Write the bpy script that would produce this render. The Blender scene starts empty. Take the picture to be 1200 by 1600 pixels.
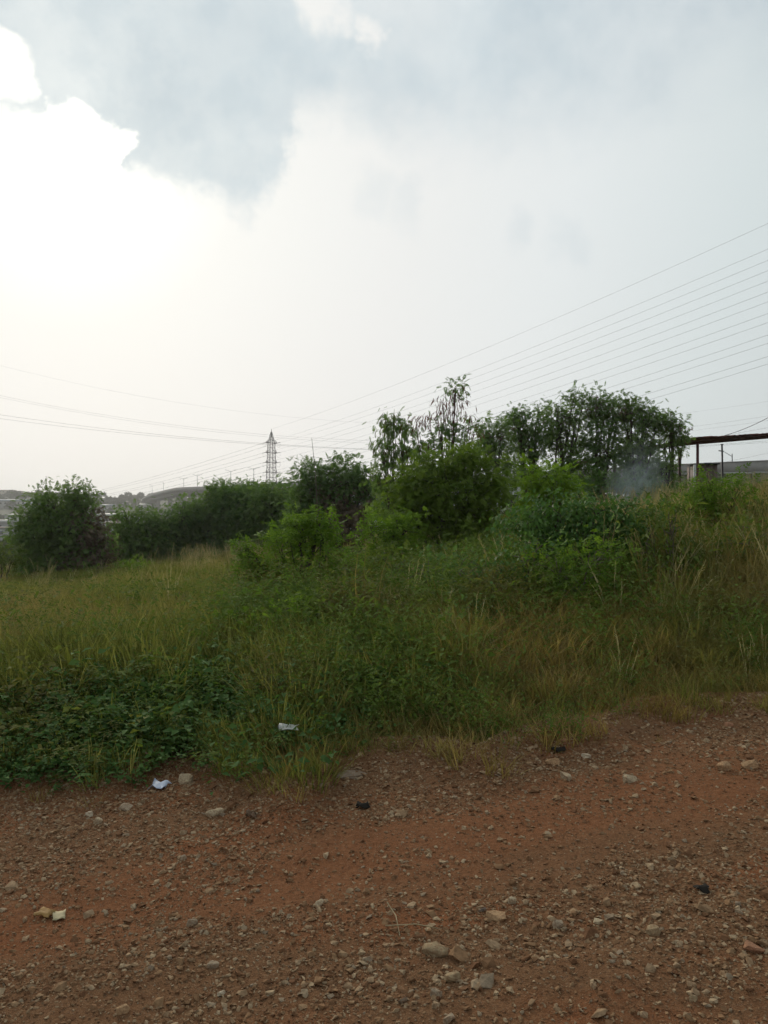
import bpy, bmesh, math, random
import numpy as np
from mathutils import Vector
from mathutils import noise as mnoise

random.seed(7)
RS = np.random.RandomState(11)
S = bpy.context.scene
C = S.collection
F = 1250.0            # focal length in photograph pixels (1200 x 1600)
EYE = 1.6

# ------------------------------------------------------------------ camera
cam = bpy.data.cameras.new('camera')
cam.sensor_fit = 'VERTICAL'; cam.sensor_height = 36.0; cam.sensor_width = 36.0
cam.lens = 36.0 * F / 1600.0
cam.clip_start = 0.05; cam.clip_end = 9000
camo = bpy.data.objects.new('camera', cam); C.objects.link(camo)
camo.location = (0, 0, EYE); camo.rotation_euler = (math.radians(90), 0, 0)
S.camera = camo

# ------------------------------------------------------------------ world, sun, exposure
SUN_AZ, SUN_EL = math.radians(-21.8), math.radians(23.0)       # azimuth measured from +Y towards +X
SUND = Vector((math.sin(SUN_AZ) * math.cos(SUN_EL), math.cos(SUN_AZ) * math.cos(SUN_EL), math.sin(SUN_EL)))
S.view_settings.view_transform = 'Standard'; S.view_settings.look = 'None'
S.view_settings.exposure = 0.2; S.view_settings.gamma = 1.0
S.view_settings.use_curve_mapping = False
W = bpy.data.worlds.new('World'); S.world = W; W.use_nodes = True


class NT:
    """small helper to write node trees"""
    def __init__(s, tree): s.t = tree; s.t.nodes.clear()
    def n(s, typ, **kw):
        nd = s.t.nodes.new(typ)
        for k, v in kw.items(): setattr(nd, k, v)
        return nd
    def link(s, a, b): s.t.links.new(a, b)
    def put(s, sock, v):
        if isinstance(v, bpy.types.NodeSocket): s.link(v, sock)
        elif v is not None: sock.default_value = v
    def m(s, op, a, b=None, c=None, clamp=False):
        nd = s.n('ShaderNodeMath', operation=op); nd.use_clamp = clamp
        s.put(nd.inputs[0], a); s.put(nd.inputs[1], b)
        if c is not None: s.put(nd.inputs[2], c)
        return nd.outputs[0]
    def vm(s, op, a, b=None):
        nd = s.n('ShaderNodeVectorMath', operation=op)
        s.put(nd.inputs[0], a); s.put(nd.inputs[1], b)
        return nd.outputs['Value'] if op in ('DOT_PRODUCT', 'LENGTH', 'DISTANCE') else nd.outputs[0]
    def sstep(s, v, a, b, lo=0.0, hi=1.0):
        nd = s.n('ShaderNodeMapRange', interpolation_type='SMOOTHSTEP')
        s.put(nd.inputs['Value'], v); s.put(nd.inputs['From Min'], a); s.put(nd.inputs['From Max'], b)
        s.put(nd.inputs['To Min'], lo); s.put(nd.inputs['To Max'], hi)
        return nd.outputs[0]
    def noise(s, vec, scale, detail=4, rough=0.55, dist=0.0):
        nd = s.n('ShaderNodeTexNoise'); s.put(nd.inputs['Vector'], vec)
        nd.inputs['Scale'].default_value = scale; nd.inputs['Detail'].default_value = detail
        nd.inputs['Roughness'].default_value = rough; nd.inputs['Distortion'].default_value = dist
        return nd.outputs['Fac']
    def mix(s, f, a, b, blend='MIX'):
        nd = s.n('ShaderNodeMix', data_type='RGBA', blend_type=blend)
        s.put(nd.inputs[0], f); s.put(nd.inputs[6], a); s.put(nd.inputs[7], b)
        return nd.outputs[2]
    def ramp(s, f, stops, interp='LINEAR'):
        nd = s.n('ShaderNodeValToRGB'); cr = nd.color_ramp; cr.interpolation = interp
        while len(cr.elements) < len(stops): cr.elements.new(0.5)
        for e, (p, c) in zip(cr.elements, stops):
            e.position = p; e.color = (*c, 1) if len(c) == 3 else c
        s.put(nd.inputs[0], f)
        return nd.outputs[0]


def RGB(r, g, b): return (r, g, b, 1.0)


def build_world():
    t = NT(W.node_tree)
    tc = t.n('ShaderNodeTexCoord'); d = t.vm('NORMALIZE', tc.outputs['Generated'])
    sep = t.n('ShaderNodeSeparateXYZ'); t.link(d, sep.inputs[0])
    X, Y, Z = sep.outputs
    az = t.m('DEGREES' if False else 'MULTIPLY', t.m('ARCTAN2', X, Y), 57.29578)
    el = t.m('MULTIPLY', t.m('ARCSINE', Z), 57.29578)
    ang = t.m('MULTIPLY', t.m('ARCCOSINE', t.m('MINIMUM', t.vm('DOT_PRODUCT', d, tuple(SUND)), 0.99999)), 57.29578)
    # thin bright overcast: brightest round the veiled sun, falling off with the angle from it
    k = t.m('DIVIDE', ang, 90.0, clamp=True)
    glow = t.ramp(k, [(0.0, (1.35, 1.32, 1.22)), (0.055, (0.99, 0.985, 0.93)), (0.12, (0.825, 0.83, 0.80)),
                      (0.25, (0.755, 0.765, 0.755)), (0.36, (0.70, 0.735, 0.74)), (0.48, (0.60, 0.66, 0.668)),
                      (0.60, (0.53, 0.585, 0.60)), (0.80, (0.46, 0.50, 0.515)), (1.0, (0.42, 0.45, 0.465))])
    # a faint warm-pink tone low down, as in hazy air
    low = t.sstep(el, 0.0, 22.0, 1.0, 0.0)
    glow = t.mix(t.m('MULTIPLY', low, 0.6), glow, RGB(1.035, 0.985, 0.965), 'MULTIPLY')
    # billowing edges: the direction itself is warped by noise
    wn = t.n('ShaderNodeTexNoise'); t.link(d, wn.inputs['Vector']); wn.inputs['Scale'].default_value = 5.5
    wn.inputs['Detail'].default_value = 6; wn.inputs['Roughness'].default_value = 0.62
    wv = t.vm('SUBTRACT', wn.outputs['Color'], (0.5, 0.5, 0.5))
    wsc = t.n('ShaderNodeVectorMath', operation='SCALE'); t.link(wv, wsc.inputs[0]); wsc.inputs['Scale'].default_value = 0.09
    wn2 = t.n('ShaderNodeTexNoise'); t.link(d, wn2.inputs['Vector']); wn2.inputs['Scale'].default_value = 19.0
    wn2.inputs['Detail'].default_value = 4; wn2.inputs['Roughness'].default_value = 0.6
    wsc2 = t.n('ShaderNodeVectorMath', operation='SCALE'); t.link(t.vm('SUBTRACT', wn2.outputs['Color'], (0.5, 0.5, 0.5)), wsc2.inputs[0]); wsc2.inputs['Scale'].default_value = 0.07
    dw = t.vm('ADD', t.vm('ADD', d, wsc.outputs[0]), wsc2.outputs[0])
    fb = wn.outputs['Fac']
    sw = t.n('ShaderNodeSeparateXYZ'); t.link(dw, sw.inputs[0])
    azw = t.m('MULTIPLY', t.m('ARCTAN2', sw.outputs[0], sw.outputs[1]), 57.29578)
    elw = t.m('MULTIPLY', t.m('ARCSINE', sw.outputs[2]), 57.29578)
    # the grey cloud deck above: its lower edge is a function of azimuth plus the warp
    azk = t.m('ADD', t.m('MULTIPLY', azw, 1 / 80.0), 0.5, clamp=True)

    def e_(deg): v = deg / 60.0; return (v, v, v)
    def a_(deg): return deg / 80.0 + 0.5
    bound = t.ramp(azk, [(a_(-38), e_(24)), (a_(-26), e_(24)), (a_(-22), e_(23.8)), (a_(-19.5), e_(22.0)), (a_(-17), e_(21.3)),
                         (a_(-12), e_(20.8)), (a_(-9.0), e_(20.2)), (a_(-7.2), e_(22.5)), (a_(-6.0), e_(25.8)), (a_(-3), e_(26.2)),
                         (a_(2), e_(24.6)), (a_(10), e_(24.3)), (a_(18), e_(24.8)), (a_(24), e_(26.0)), (a_(40), e_(24.0))])
    bsep = t.n('ShaderNodeSeparateColor'); t.link(bound, bsep.inputs[0])
    edge = t.m('SUBTRACT', elw, t.m('MULTIPLY', bsep.outputs[0], 60.0))
    soft = t.sstep(az, -17.0, 8.0, 1.3, 4.4)                       # crisp by the sun, soft farther round
    deck = t.sstep(edge, t.m('MULTIPLY', soft, -0.7), t.m('MULTIPLY', soft, 0.9))

    def at(u, v): return Vector(((u - 600) / F, 1, (800 - v) / F)).normalized()

    def blob(u, v, r, sf=0.35):
        dist = t.m('MULTIPLY', t.vm('DISTANCE', dw, tuple(at(u, v))), 57.29578)
        return t.sstep(dist, r * (1 - sf), r * (1 + sf), 1.0, 0.0)
    holes = blob(2, 112, 2.0, .25)
    for a in ((122, 192, 1.75, .25), (165, 205, 1.1, .3), (130, 250, 1.7, .3), (40, 255, 2.8, .3), (515, -4, 1.7, .45), (578, 36, 1.0, .6)):
        holes = t.m('MAXIMUM', holes, blob(*a))
    faint = t.m('MULTIPLY', t.m('MAXIMUM', blob(1150, 150, 3.6, .8), blob(650, 10, 2.6, .8)), 0.26)
    deck = t.m('MULTIPLY', deck, t.m('SUBTRACT', 1.0, t.m('MAXIMUM', holes, faint)))
    # smaller grey shreds hanging below the deck
    shred = t.m('MAXIMUM', blob(585, 298, 1.3, .7), blob(630, 314, 1.2, .7))
    for a in ((795, 378, 1.0, .8), (880, 384, 1.1, .8)): shred = t.m('MAXIMUM', shred, blob(*a))
    shred = t.m('MAXIMUM', shred, t.m('MULTIPLY', blob(10, 190, 1.6, .6), 1.8))
    # deck colour: slate grey, its body mottled, thinner (paler) near its edge
    dcol = t.ramp(fb, [(0.32, (0.45, 0.53, 0.585)), (0.5, (0.515, 0.59, 0.635)), (0.66, (0.61, 0.67, 0.70))])
    dim = t.ramp(k, [(0.0, (1.07, 1.065, 1.04)), (0.3, (1.02, 1.02, 1.01)), (0.42, (0.96, 0.955, 0.95)), (0.6, (0.90, 0.90, 0.89)), (1.0, (0.76, 0.755, 0.75))])
    dcol = t.mix(1.0, dcol, dim, 'MULTIPLY')
    thin = t.sstep(edge, 0.0, t.m('MULTIPLY', soft, 1.7), t.sstep(az, -6.0, 10.0, 0.93, 0.80), 0.99)
    veil = t.sstep(wn2.outputs['Fac'], 0.36, 0.60, 1.0, 0.86)         # ragged thin places in the deck
    col = t.mix(t.m('MULTIPLY', t.m('MULTIPLY', deck, thin), veil), glow, dcol)
    col = t.mix(t.m('MULTIPLY', shred, 0.26), col, dcol)
    ground = t.sstep(Z, -0.06, 0.0, 0.0, 1.0)
    col = t.mix(ground, RGB(0.10, 0.085, 0.06), col)
    sky = t.n('ShaderNodeTexSky', sky_type='NISHITA'); sky.sun_disc = False
    sky.sun_elevation = SUN_EL; sky.sun_rotation = SUN_AZ; sky.dust_density = 2.5; sky.air_density = 1.2
    b1 = t.n('ShaderNodeBackground'); t.link(sky.outputs[0], b1.inputs[0]); b1.inputs[1].default_value = 0.06
    b2 = t.n('ShaderNodeBackground'); t.link(col, b2.inputs[0]); b2.inputs[1].default_value = 1.0
    mx = t.n('ShaderNodeMixShader'); mx.inputs[0].default_value = 0.97
    t.link(b1.outputs[0], mx.inputs[1]); t.link(b2.outputs[0], mx.inputs[2])
    o = t.n('ShaderNodeOutputWorld'); t.link(mx.outputs[0], o.inputs[0])


build_world(); W.cycles.sampling_method = 'NONE'
sun = bpy.data.lights.new('sun', 'SUN'); sun.energy = 1.5; sun.angle = math.radians(12); sun.color = (1.0, 0.90, 0.74)
suno = bpy.data.objects.new('sun', sun); C.objects.link(suno)
suno.rotation_euler = (-SUND).to_track_quat('-Z', 'Y').to_euler()
S.render.engine = 'CYCLES'
cy = S.cycles
cy.max_bounces = 4; cy.diffuse_bounces = 3; cy.glossy_bounces = 2; cy.transmission_bounces = 3; cy.volume_bounces = 1
cy.transparent_max_bounces = 4; cy.use_denoising = True; cy.caustics_reflective = False; cy.caustics_refractive = False
cy.sample_clamp_indirect = 4.0; cy.use_adaptive_sampling = True; cy.adaptive_threshold = 0.04

# ------------------------------------------------------------------ numeric helpers
STAT = [0]
_P = RS.rand(256, 256)


def vnoise(x, y):
    x = np.asarray(x, float); y = np.asarray(y, float)
    xi = np.floor(x).astype(int); yi = np.floor(y).astype(int); fx = x - xi; fy = y - yi
    fx = fx * fx * (3 - 2 * fx); fy = fy * fy * (3 - 2 * fy)
    a = _P[xi & 255, yi & 255]; b = _P[(xi + 1) & 255, yi & 255]; c = _P[xi & 255, (yi + 1) & 255]; d = _P[(xi + 1) & 255, (yi + 1) & 255]
    return (a * (1 - fx) + b * fx) * (1 - fy) + (c * (1 - fx) + d * fx) * fy


def fbm(x, y, o=4):
    s = 0; a = 0.5; x = np.asarray(x, float); y = np.asarray(y, float)
    for i in range(o): s = s + a * vnoise(x + 17.3 * i, y + 9.1 * i); a *= 0.5; x = x * 2.03; y = y * 2.03
    return s / (1 - 0.5 ** o)


def sm(v, a, b):
    t = np.clip((np.asarray(v, float) - a) / (b - a), 0, 1); return t * t * (3 - 2 * t)


# edge between the road and the plants, from the near plane z = 0.06 x
_ED = []
for u, v in [(-500, 1262), (-200, 1244), (0, 1232), (100, 1224), (190, 1232), (235, 1205), (275, 1176), (335, 1172), (365, 1235), (440, 1272),
             (485, 1258), (530, 1206), (620, 1194), (700, 1190), (755, 1212), (800, 1188), (850, 1166), (910, 1160), (960, 1150), (1000, 1126),
             (1100, 1118), (1200, 1116), (1400, 1100), (1800, 1080)]:
    k = (u - 600) / F; tt = EYE / ((v - 800) / F + 0.06 * k); _ED.append((tt * k, tt))
_ED = sorted(_ED); _EX = [e[0] for e in _ED]; _EY = [e[1] for e in _ED]


def edge_y(x): return np.interp(x, _EX, _EY)


def h(x, y):
    x = np.asarray(x, float); y = np.asarray(y, float)
    xc = np.clip(x, -30, 45)
    z = 0.06 * xc
    z = z + sm(y, 6, 30) * 0.05 * np.clip(x, 0, 45)
    z = z + 0.40 * sm(x, 0.3, 4.2) * sm(y, 7.4, 12) * (1 - 0.6 * sm(y, 30, 50))
    z = z - 0.36 * sm(y, 8, 34) * sm(-x, 2, 12)
    D = np.sqrt(x * x + y * y)
    left = 1 - sm(x / np.maximum(np.abs(y), 1.0), 0.12, 0.42)
    left = np.where(y < 0, 0.4, left)
    z = z - left * 8.5 * sm(D, 46, 150)
    hill = 27.0 * sm(D, 420, 930) * (0.8 + 0.35 * fbm(x * 0.0045 + 3, y * 0.0045, 3))
    z = z + hill * np.where(y > 0, left, 0.3)
    off = sm(y - edge_y(x), 0.1, 1.5)
    z = z + off * 0.22 * (fbm(x * 0.35, y * 0.35, 3) - 0.5) + off * 0.10
    return z


def hh(x, y): return float(h(x, y))


def px(u, v, y): return Vector(((u - 600) / F * y, y, EYE + (800 - v) / F * y))


def ground_hit(u, v):
    kx, kz = (u - 600) / F, (800 - v) / F
    lo, hi = 1.0, 60.0
    for i in range(50):
        m = (lo + hi) / 2
        if EYE + kz * m > 0.06 * kx * m: lo = m
        else: hi = m
    return kx * lo, lo


def road_z(x, y):
    x = np.asarray(x, float); y = np.asarray(y, float)
    a = 0.29; w = -math.sin(a) * x + math.cos(a) * y; l = math.cos(a) * x + math.sin(a) * y
    r = 0.05 * (fbm(l * 0.5, w * 1.7, 3) - 0.5) + 0.022 * (fbm(x * 4, y * 4, 3) - 0.5) + 0.012 * (fbm(x * 15, y * 15, 2) - 0.5)
    return 0.06 * np.clip(x, -30, 45) + r


# ------------------------------------------------------------------ object helpers
def tag(o, label=None, cat=None, group=None, kind=None):
    if label: o['label'] = label
    if cat: o['category'] = cat
    if group: o['group'] = group
    if kind: o['kind'] = kind
    return o


def empty(name, loc, label=None, cat=None, group=None):
    o = bpy.data.objects.new(name, None); C.objects.link(o); o.location = loc; o.empty_display_size = 0.2
    return tag(o, label, cat, group)


def mesh_np(name, V, Q=None, T=None, mat=None, rnd=None, smooth=False):
    me = bpy.data.meshes.new(name)
    V = np.asarray(V, np.float32); nq = 0 if Q is None else len(Q); nt = 0 if T is None else len(T)
    me.vertices.add(len(V)); me.vertices.foreach_set('co', V.ravel())
    idx = []; ls = []; tot = 0
    if nq: idx.append(np.asarray(Q, np.int32).ravel()); ls.append(np.arange(nq) * 4); tot = nq * 4
    if nt: idx.append(np.asarray(T, np.int32).ravel()); ls.append(tot + np.arange(nt) * 3); tot += nt * 3
    me.loops.add(tot); me.loops.foreach_set('vertex_index', np.concatenate(idx))
    STAT[0] += 2 * nq + nt
    me.polygons.add(nq + nt); me.polygons.foreach_set('loop_start', np.concatenate(ls).astype(np.int32))
    if smooth: me.polygons.foreach_set('use_smooth', np.ones(nq + nt, bool))
    if rnd is not None:
        at = me.attributes.new('rnd', 'FLOAT', 'POINT'); at.data.foreach_set('value', np.asarray(rnd, np.float32))
    me.update(calc_edges=True)
    if mat: me.materials.append(mat)
    return me


def link(name, me, parent=None, loc=None):
    o = bpy.data.objects.new(name, me); C.objects.link(o)
    if parent: o.parent = parent
    if loc is not None: o.location = loc
    return o


class MB:
    """collects tubes, boxes and hulls for one mesh"""
    def __init__(s): s.V = []; s.Q = []; s.T = []; s.n = 0
    def add(s, v, q=(), t=()):
        v = np.asarray(v, float); s.V.append(v)
        if len(q): s.Q.append(np.asarray(q, int) + s.n)
        if len(t): s.T.append(np.asarray(t, int) + s.n)
        s.n += len(v)
    def tube(s, pts, r, sides=5, cap=True):
        pts = np.asarray(pts, float); n = len(pts); r = np.full(n, r, float) if np.isscalar(r) else np.asarray(r, float)
        tg = np.gradient(pts, axis=0); tg /= np.maximum(np.linalg.norm(tg, axis=1, keepdims=True), 1e-9)
        ref = np.array([0, 0, 1.0]) if abs(tg[:, 2]).mean() < 0.8 else np.array([1.0, 0, 0])
        a = np.cross(tg, ref); a /= np.maximum(np.linalg.norm(a, axis=1, keepdims=True), 1e-9); b = np.cross(tg, a)
        th = np.arange(sides) / sides * 2 * math.pi
        ring = pts[:, None, :] + r[:, None, None] * (np.cos(th)[None, :, None] * a[:, None, :] + np.sin(th)[None, :, None] * b[:, None, :])
        v = ring.reshape(-1, 3); q = []
        for i in range(n - 1):
            for j in range(sides):
                j2 = (j + 1) % sides; q.append((i * sides + j, i * sides + j2, (i + 1) * sides + j2, (i + 1) * sides + j))
        t = []
        if cap:
            for e in (0, (n - 1) * sides):
                for j in range(1, sides - 1): t.append((e, e + j, e + j + 1))
        s.add(v, q, t)
    def box(s, c, size, rot=0.0):
        c = np.asarray(c, float); sx, sy, sz = [q / 2 for q in size]
        v = np.array([(x, y, z) for x in (-sx, sx) for y in (-sy, sy) for z in (-sz, sz)])
        ca, sa = math.cos(rot), math.sin(rot)
        v = np.stack([v[:, 0] * ca - v[:, 1] * sa, v[:, 0] * sa + v[:, 1] * ca, v[:, 2]], 1) + c
        s.add(v, [(0, 1, 3, 2), (4, 6, 7, 5), (0, 4, 5, 1), (2, 3, 7, 6), (0, 2, 6, 4), (1, 5, 7, 3)])
    def loft(s, rings, closed=True, caps=True):
        rings = np.asarray(rings, float); n, k = rings.shape[:2]; q = []
        for i in range(n - 1):
            for j in range(k if closed else k - 1):
                j2 = (j + 1) % k; q.append((i * k + j, i * k + j2, (i + 1) * k + j2, (i + 1) * k + j))
        t = []
        if caps:
            for e in (0, (n - 1) * k):
                for j in range(1, k - 1): t.append((e, e + j, e + j + 1))
        s.add(rings.reshape(-1, 3), q, t)
    def mesh(s, name, mat, smooth=False, off=None):
        V = np.concatenate(s.V)
        if off is not None: V = V - np.asarray(off, float)
        return mesh_np(name, V, np.concatenate(s.Q) if s.Q else None, np.concatenate(s.T) if s.T else None, mat, None, smooth)
    def build(s, name, mat, parent=None, smooth=False, off=None):
        return link(name, s.mesh(name, mat, smooth, off), parent)


# ------------------------------------------------------------------ materials
def new_mat(name):
    m = bpy.data.materials.new(name); m.use_nodes = True
    return m, NT(m.node_tree)


def finish(t, bsdf, bump=None, strength=0.3, dist=0.02):
    o = t.n('ShaderNodeOutputMaterial')
    if bump is not None:
        b = t.n('ShaderNodeBump'); b.inputs['Strength'].default_value = strength; b.inputs['Distance'].default_value = dist
        t.link(bump, b.inputs['Height']); t.link(b.outputs[0], bsdf.inputs['Normal'])
    t.link(bsdf.outputs[0], o.inputs[0])


def pbsdf(t, col, rough=0.8, spec=0.3, metal=0.0):
    b = t.n('ShaderNodeBsdfPrincipled'); t.put(b.inputs['Base Color'], col); t.put(b.inputs['Roughness'], rough)
    b.inputs['Specular IOR Level'].default_value = spec; b.inputs['Metallic'].default_value = metal
    return b


def leaf_mat(name, c0, c1, c2, trans=0.35, rough=0.65, patch=0.0, pcol=None, inst=False, spec=0.10):
    """leaf: colour varies leaf by leaf, optionally with patches of another plant colour over the field"""
    m, t = new_mat(name)
    if inst:
        oi = t.n('ShaderNodeObjectInfo'); f = oi.outputs['Random']
        geo = t.n('ShaderNodeNewGeometry'); f2 = t.n('ShaderNodeAttribute', attribute_name='rnd').outputs['Fac']
        f = t.m('ADD', t.m('MULTIPLY', f, 0.55), t.m('MULTIPLY', f2, 0.45))
    else:
        f = t.n('ShaderNodeAttribute', attribute_name='rnd').outputs['Fac']
    col = t.ramp(f, [(0.05, c0), (0.5, c1), (0.95, c2)])
    if pcol is not None:
        geo = t.n('ShaderNodeNewGeometry')
        pn = t.noise(geo.outputs['Position'], patch, 3, 0.6)
        col = t.mix(t.sstep(pn, 0.50, 0.64), col, t.ramp(f, [(0.05, tuple(q * 0.7 for q in pcol)), (0.95, tuple(q * 1.25 for q in pcol))]))
    b = pbsdf(t, col, rough, spec)
    tr = t.n('ShaderNodeBsdfTranslucent'); t.link(t.mix(1.0, col, RGB(1.15, 1.2, 0.7), 'MULTIPLY'), tr.inputs[0])
    mx = t.n('ShaderNodeMixShader'); mx.inputs[0].default_value = trans
    t.link(b.outputs[0], mx.inputs[1]); t.link(tr.outputs[0], mx.inputs[2])
    o = t.n('ShaderNodeOutputMaterial'); t.link(mx.outputs[0], o.inputs[0])
    return m


def plain_mat(name, col, rough=0.8, var=0.25, scale=3.0, spec=0.3, metal=0.0, bump=0.0, bscale=20.0, col2=None, obj=True):
    m, t = new_mat(name)
    tc = t.n('ShaderNodeTexCoord'); v = tc.outputs['Object']
    n1 = t.noise(v, scale, 5, 0.6)
    c2 = col2 or tuple(q * (1 - var) for q in col)
    c = t.ramp(n1, [(0.3, c2), (0.7, col)])
    b = pbsdf(t, c, rough, spec, metal)
    finish(t, b, t.noise(v, bscale, 4) if bump else None, bump, 0.02)
    return m


M = {}
M['bark'] = plain_mat('bark', (0.085, 0.065, 0.048), 0.9, 0.4, 6, bump=0.4)
M['bark_red'] = plain_mat('bark_red', (0.11, 0.045, 0.04), 0.85, 0.35, 6)
M['dry_wood'] = plain_mat('dry_wood', (0.17, 0.14, 0.10), 0.9, 0.3, 5)
M['steel'] = plain_mat('galvanised_steel', (0.09, 0.085, 0.085), 0.55, 0.2, 2, metal=0.2)
M['cable'] = plain_mat('cable', (0.10, 0.095, 0.10), 0.6, 0.1, 2)
M['cable_black'] = plain_mat('cable_black', (0.02, 0.02, 0.02), 0.6, 0.1, 2)
M['insulator'] = plain_mat('insulator', (0.07, 0.06, 0.055), 0.3, 0.2, 2)
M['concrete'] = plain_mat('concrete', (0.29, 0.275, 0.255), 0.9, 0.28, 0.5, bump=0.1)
M['concrete_shaded'] = plain_mat('concrete_shaded', (0.16, 0.152, 0.142), 0.9, 0.25, 0.4)  # concrete below the deck, with the overhang's shade put into its colour
M['wall_cream'] = plain_mat('wall_cream', (0.30, 0.30, 0.19), 0.9, 0.35, 1.3)
M['wall_pale'] = plain_mat('wall_pale', (0.55, 0.55, 0.53), 0.9, 0.2, 0.6)
M['rust_roof'] = plain_mat('rust_roof', (0.24, 0.085, 0.072), 0.7, 0.45, 2.2)
M['post_red'] = plain_mat('post_red', (0.13, 0.035, 0.04), 0.6, 0.4, 3)
M['post_pale'] = plain_mat('post_pale', (0.24, 0.15, 0.14), 0.7, 0.4, 3)
M['post_dark'] = plain_mat('post_dark', (0.05, 0.05, 0.055), 0.6, 0.3, 3)
M['kiosk'] = plain_mat('kiosk_sheet', (0.16, 0.115, 0.095), 0.7, 0.35, 2.4)
M['lamp_grey'] = plain_mat('lamp_grey', (0.22, 0.23, 0.24), 0.5, 0.15, 2, metal=0.3)
M['glass_dark'] = plain_mat('window_glass', (0.03, 0.035, 0.04), 0.15, 0.2, 2, spec=0.5)
M['house_a'] = plain_mat('house_beige', (0.42, 0.37, 0.30), 0.9, 0.15, 0.3)
M['house_b'] = plain_mat('house_grey', (0.33, 0.33, 0.32), 0.9, 0.15, 0.3)
M['house_c'] = plain_mat('house_white', (0.62, 0.61, 0.58), 0.9, 0.12, 0.3)
M['roof_blue'] = plain_mat('roof_blue_grey', (0.20, 0.24, 0.27), 0.6, 0.15, 0.3)
M['roof_pale'] = plain_mat('roof_pale', (0.46, 0.45, 0.42), 0.6, 0.15, 0.3)
M['roof_brown'] = plain_mat('roof_brown', (0.20, 0.15, 0.12), 0.7, 0.2, 0.3)

LEUC = leaf_mat('leucaena_leaf', (0.078, 0.146, 0.038), (0.130, 0.215, 0.056), (0.19, 0.275, 0.080), 0.5)
LEUC_D = leaf_mat('leucaena_leaf_dark', (0.068, 0.134, 0.042), (0.114, 0.196, 0.060), (0.17, 0.255, 0.080), 0.5)
LEUC_Y = leaf_mat('leucaena_leaf_young', (0.075, 0.130, 0.018), (0.130, 0.200, 0.030), (0.19, 0.27, 0.045), 0.45)
BRIGHT = leaf_mat('bright_leaf', (0.075, 0.140, 0.016), (0.130, 0.225, 0.026), (0.20, 0.30, 0.045), 0.45)
VIVID = leaf_mat('vivid_leaf', (0.095, 0.17, 0.016), (0.165, 0.275, 0.026), (0.24, 0.36, 0.045), 0.48)
GLOSSY = leaf_mat('glossy_leaf', (0.048, 0.110, 0.024), (0.085, 0.170, 0.040), (0.14, 0.24, 0.060), 0.35, 0.55, spec=0.15)
OLIVE = leaf_mat('olive_leaf', (0.070, 0.105, 0.020), (0.115, 0.155, 0.032), (0.17, 0.21, 0.052), 0.4)
MIXED = leaf_mat('mixed_weed_leaf', (0.055, 0.100, 0.020), (0.100, 0.150, 0.030), (0.18, 0.205, 0.052), 0.4)
BROWN = leaf_mat('dead_leaf', (0.085, 0.064, 0.044), (0.14, 0.105, 0.072), (0.20, 0.155, 0.105), 0.25, 0.8)
POD = leaf_mat('seed_pod', (0.070, 0.030, 0.022), (0.13, 0.050, 0.038), (0.19, 0.082, 0.055), 0.3, 0.6)
POD_G = leaf_mat('green_pod', (0.06, 0.055, 0.020), (0.09, 0.082, 0.028), (0.13, 0.11, 0.045), 0.3, 0.6)


def road_material():
    m, t = new_mat('red_gravel_earth')
    geo = t.n('ShaderNodeNewGeometry'); P = geo.outputs['Position']
    mp = t.n('ShaderNodeMapping'); t.link(P, mp.inputs[0]); mp.inputs['Rotation'].default_value = (0, 0, -0.29)
    mp2 = t.n('ShaderNodeMapping'); t.link(mp.outputs[0], mp2.inputs[0]); mp2.inputs['Scale'].default_value = (0.55, 1.5, 1)
    sep = t.n('ShaderNodeSeparateXYZ'); t.link(mp.outputs[0], sep.inputs[0])
    w = sep.outputs[1]
    big = t.noise(mp2.outputs[0], 1.3, 5, 0.6, 0.4)
    fine = t.noise(P, 34, 7, 0.75)
    grit = t.noise(P, 130, 3, 0.6)
    # worn wheel track: a band of finer red earth along the road
    tw = t.m('ADD', w, t.m('MULTIPLY', t.m('SUBTRACT', big, 0.5), 1.5))
    band = t.m('MULTIPLY', t.m('MULTIPLY', t.sstep(tw, 2.85, 3.55), t.sstep(tw, 3.65, 4.4, 1.0, 0.0)), 0.75)
    band2 = t.m('MULTIPLY', t.sstep(tw, 4.75, 5.0), t.sstep(tw, 5.25, 5.5, 1.0, 0.0))
    red = t.m('MAXIMUM', t.m('MAXIMUM', band, t.m('MULTIPLY', band2, 0.6)), t.sstep(big, 0.46, 0.66))
    brown = t.ramp(fine, [(0.28, (0.130, 0.065, 0.033)), (0.5, (0.215, 0.109, 0.054)), (0.75, (0.31, 0.174, 0.092))])
    redc = t.ramp(fine, [(0.28, (0.175, 0.063, 0.027)), (0.5, (0.272, 0.100, 0.042)), (0.75, (0.36, 0.152, 0.068))])
    col = t.mix(t.m('MULTIPLY', red, 0.75), brown, redc)
    col = t.mix(t.sstep(grit, 0.56, 0.7, 0.0, 0.5), col, RGB(0.36, 0.24, 0.14))
    col = t.mix(t.sstep(t.noise(P, 60, 3), 0.58, 0.7, 0.0, 0.45), col, RGB(0.10, 0.062, 0.042))
    b = pbsdf(t, col, 1.0, 0.04)
    hgt = t.m('ADD', t.m('MULTIPLY', fine, 0.6), t.m('MULTIPLY', grit, 0.5))
    finish(t, b, hgt, 1.0, 0.03)
    return m


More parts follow.
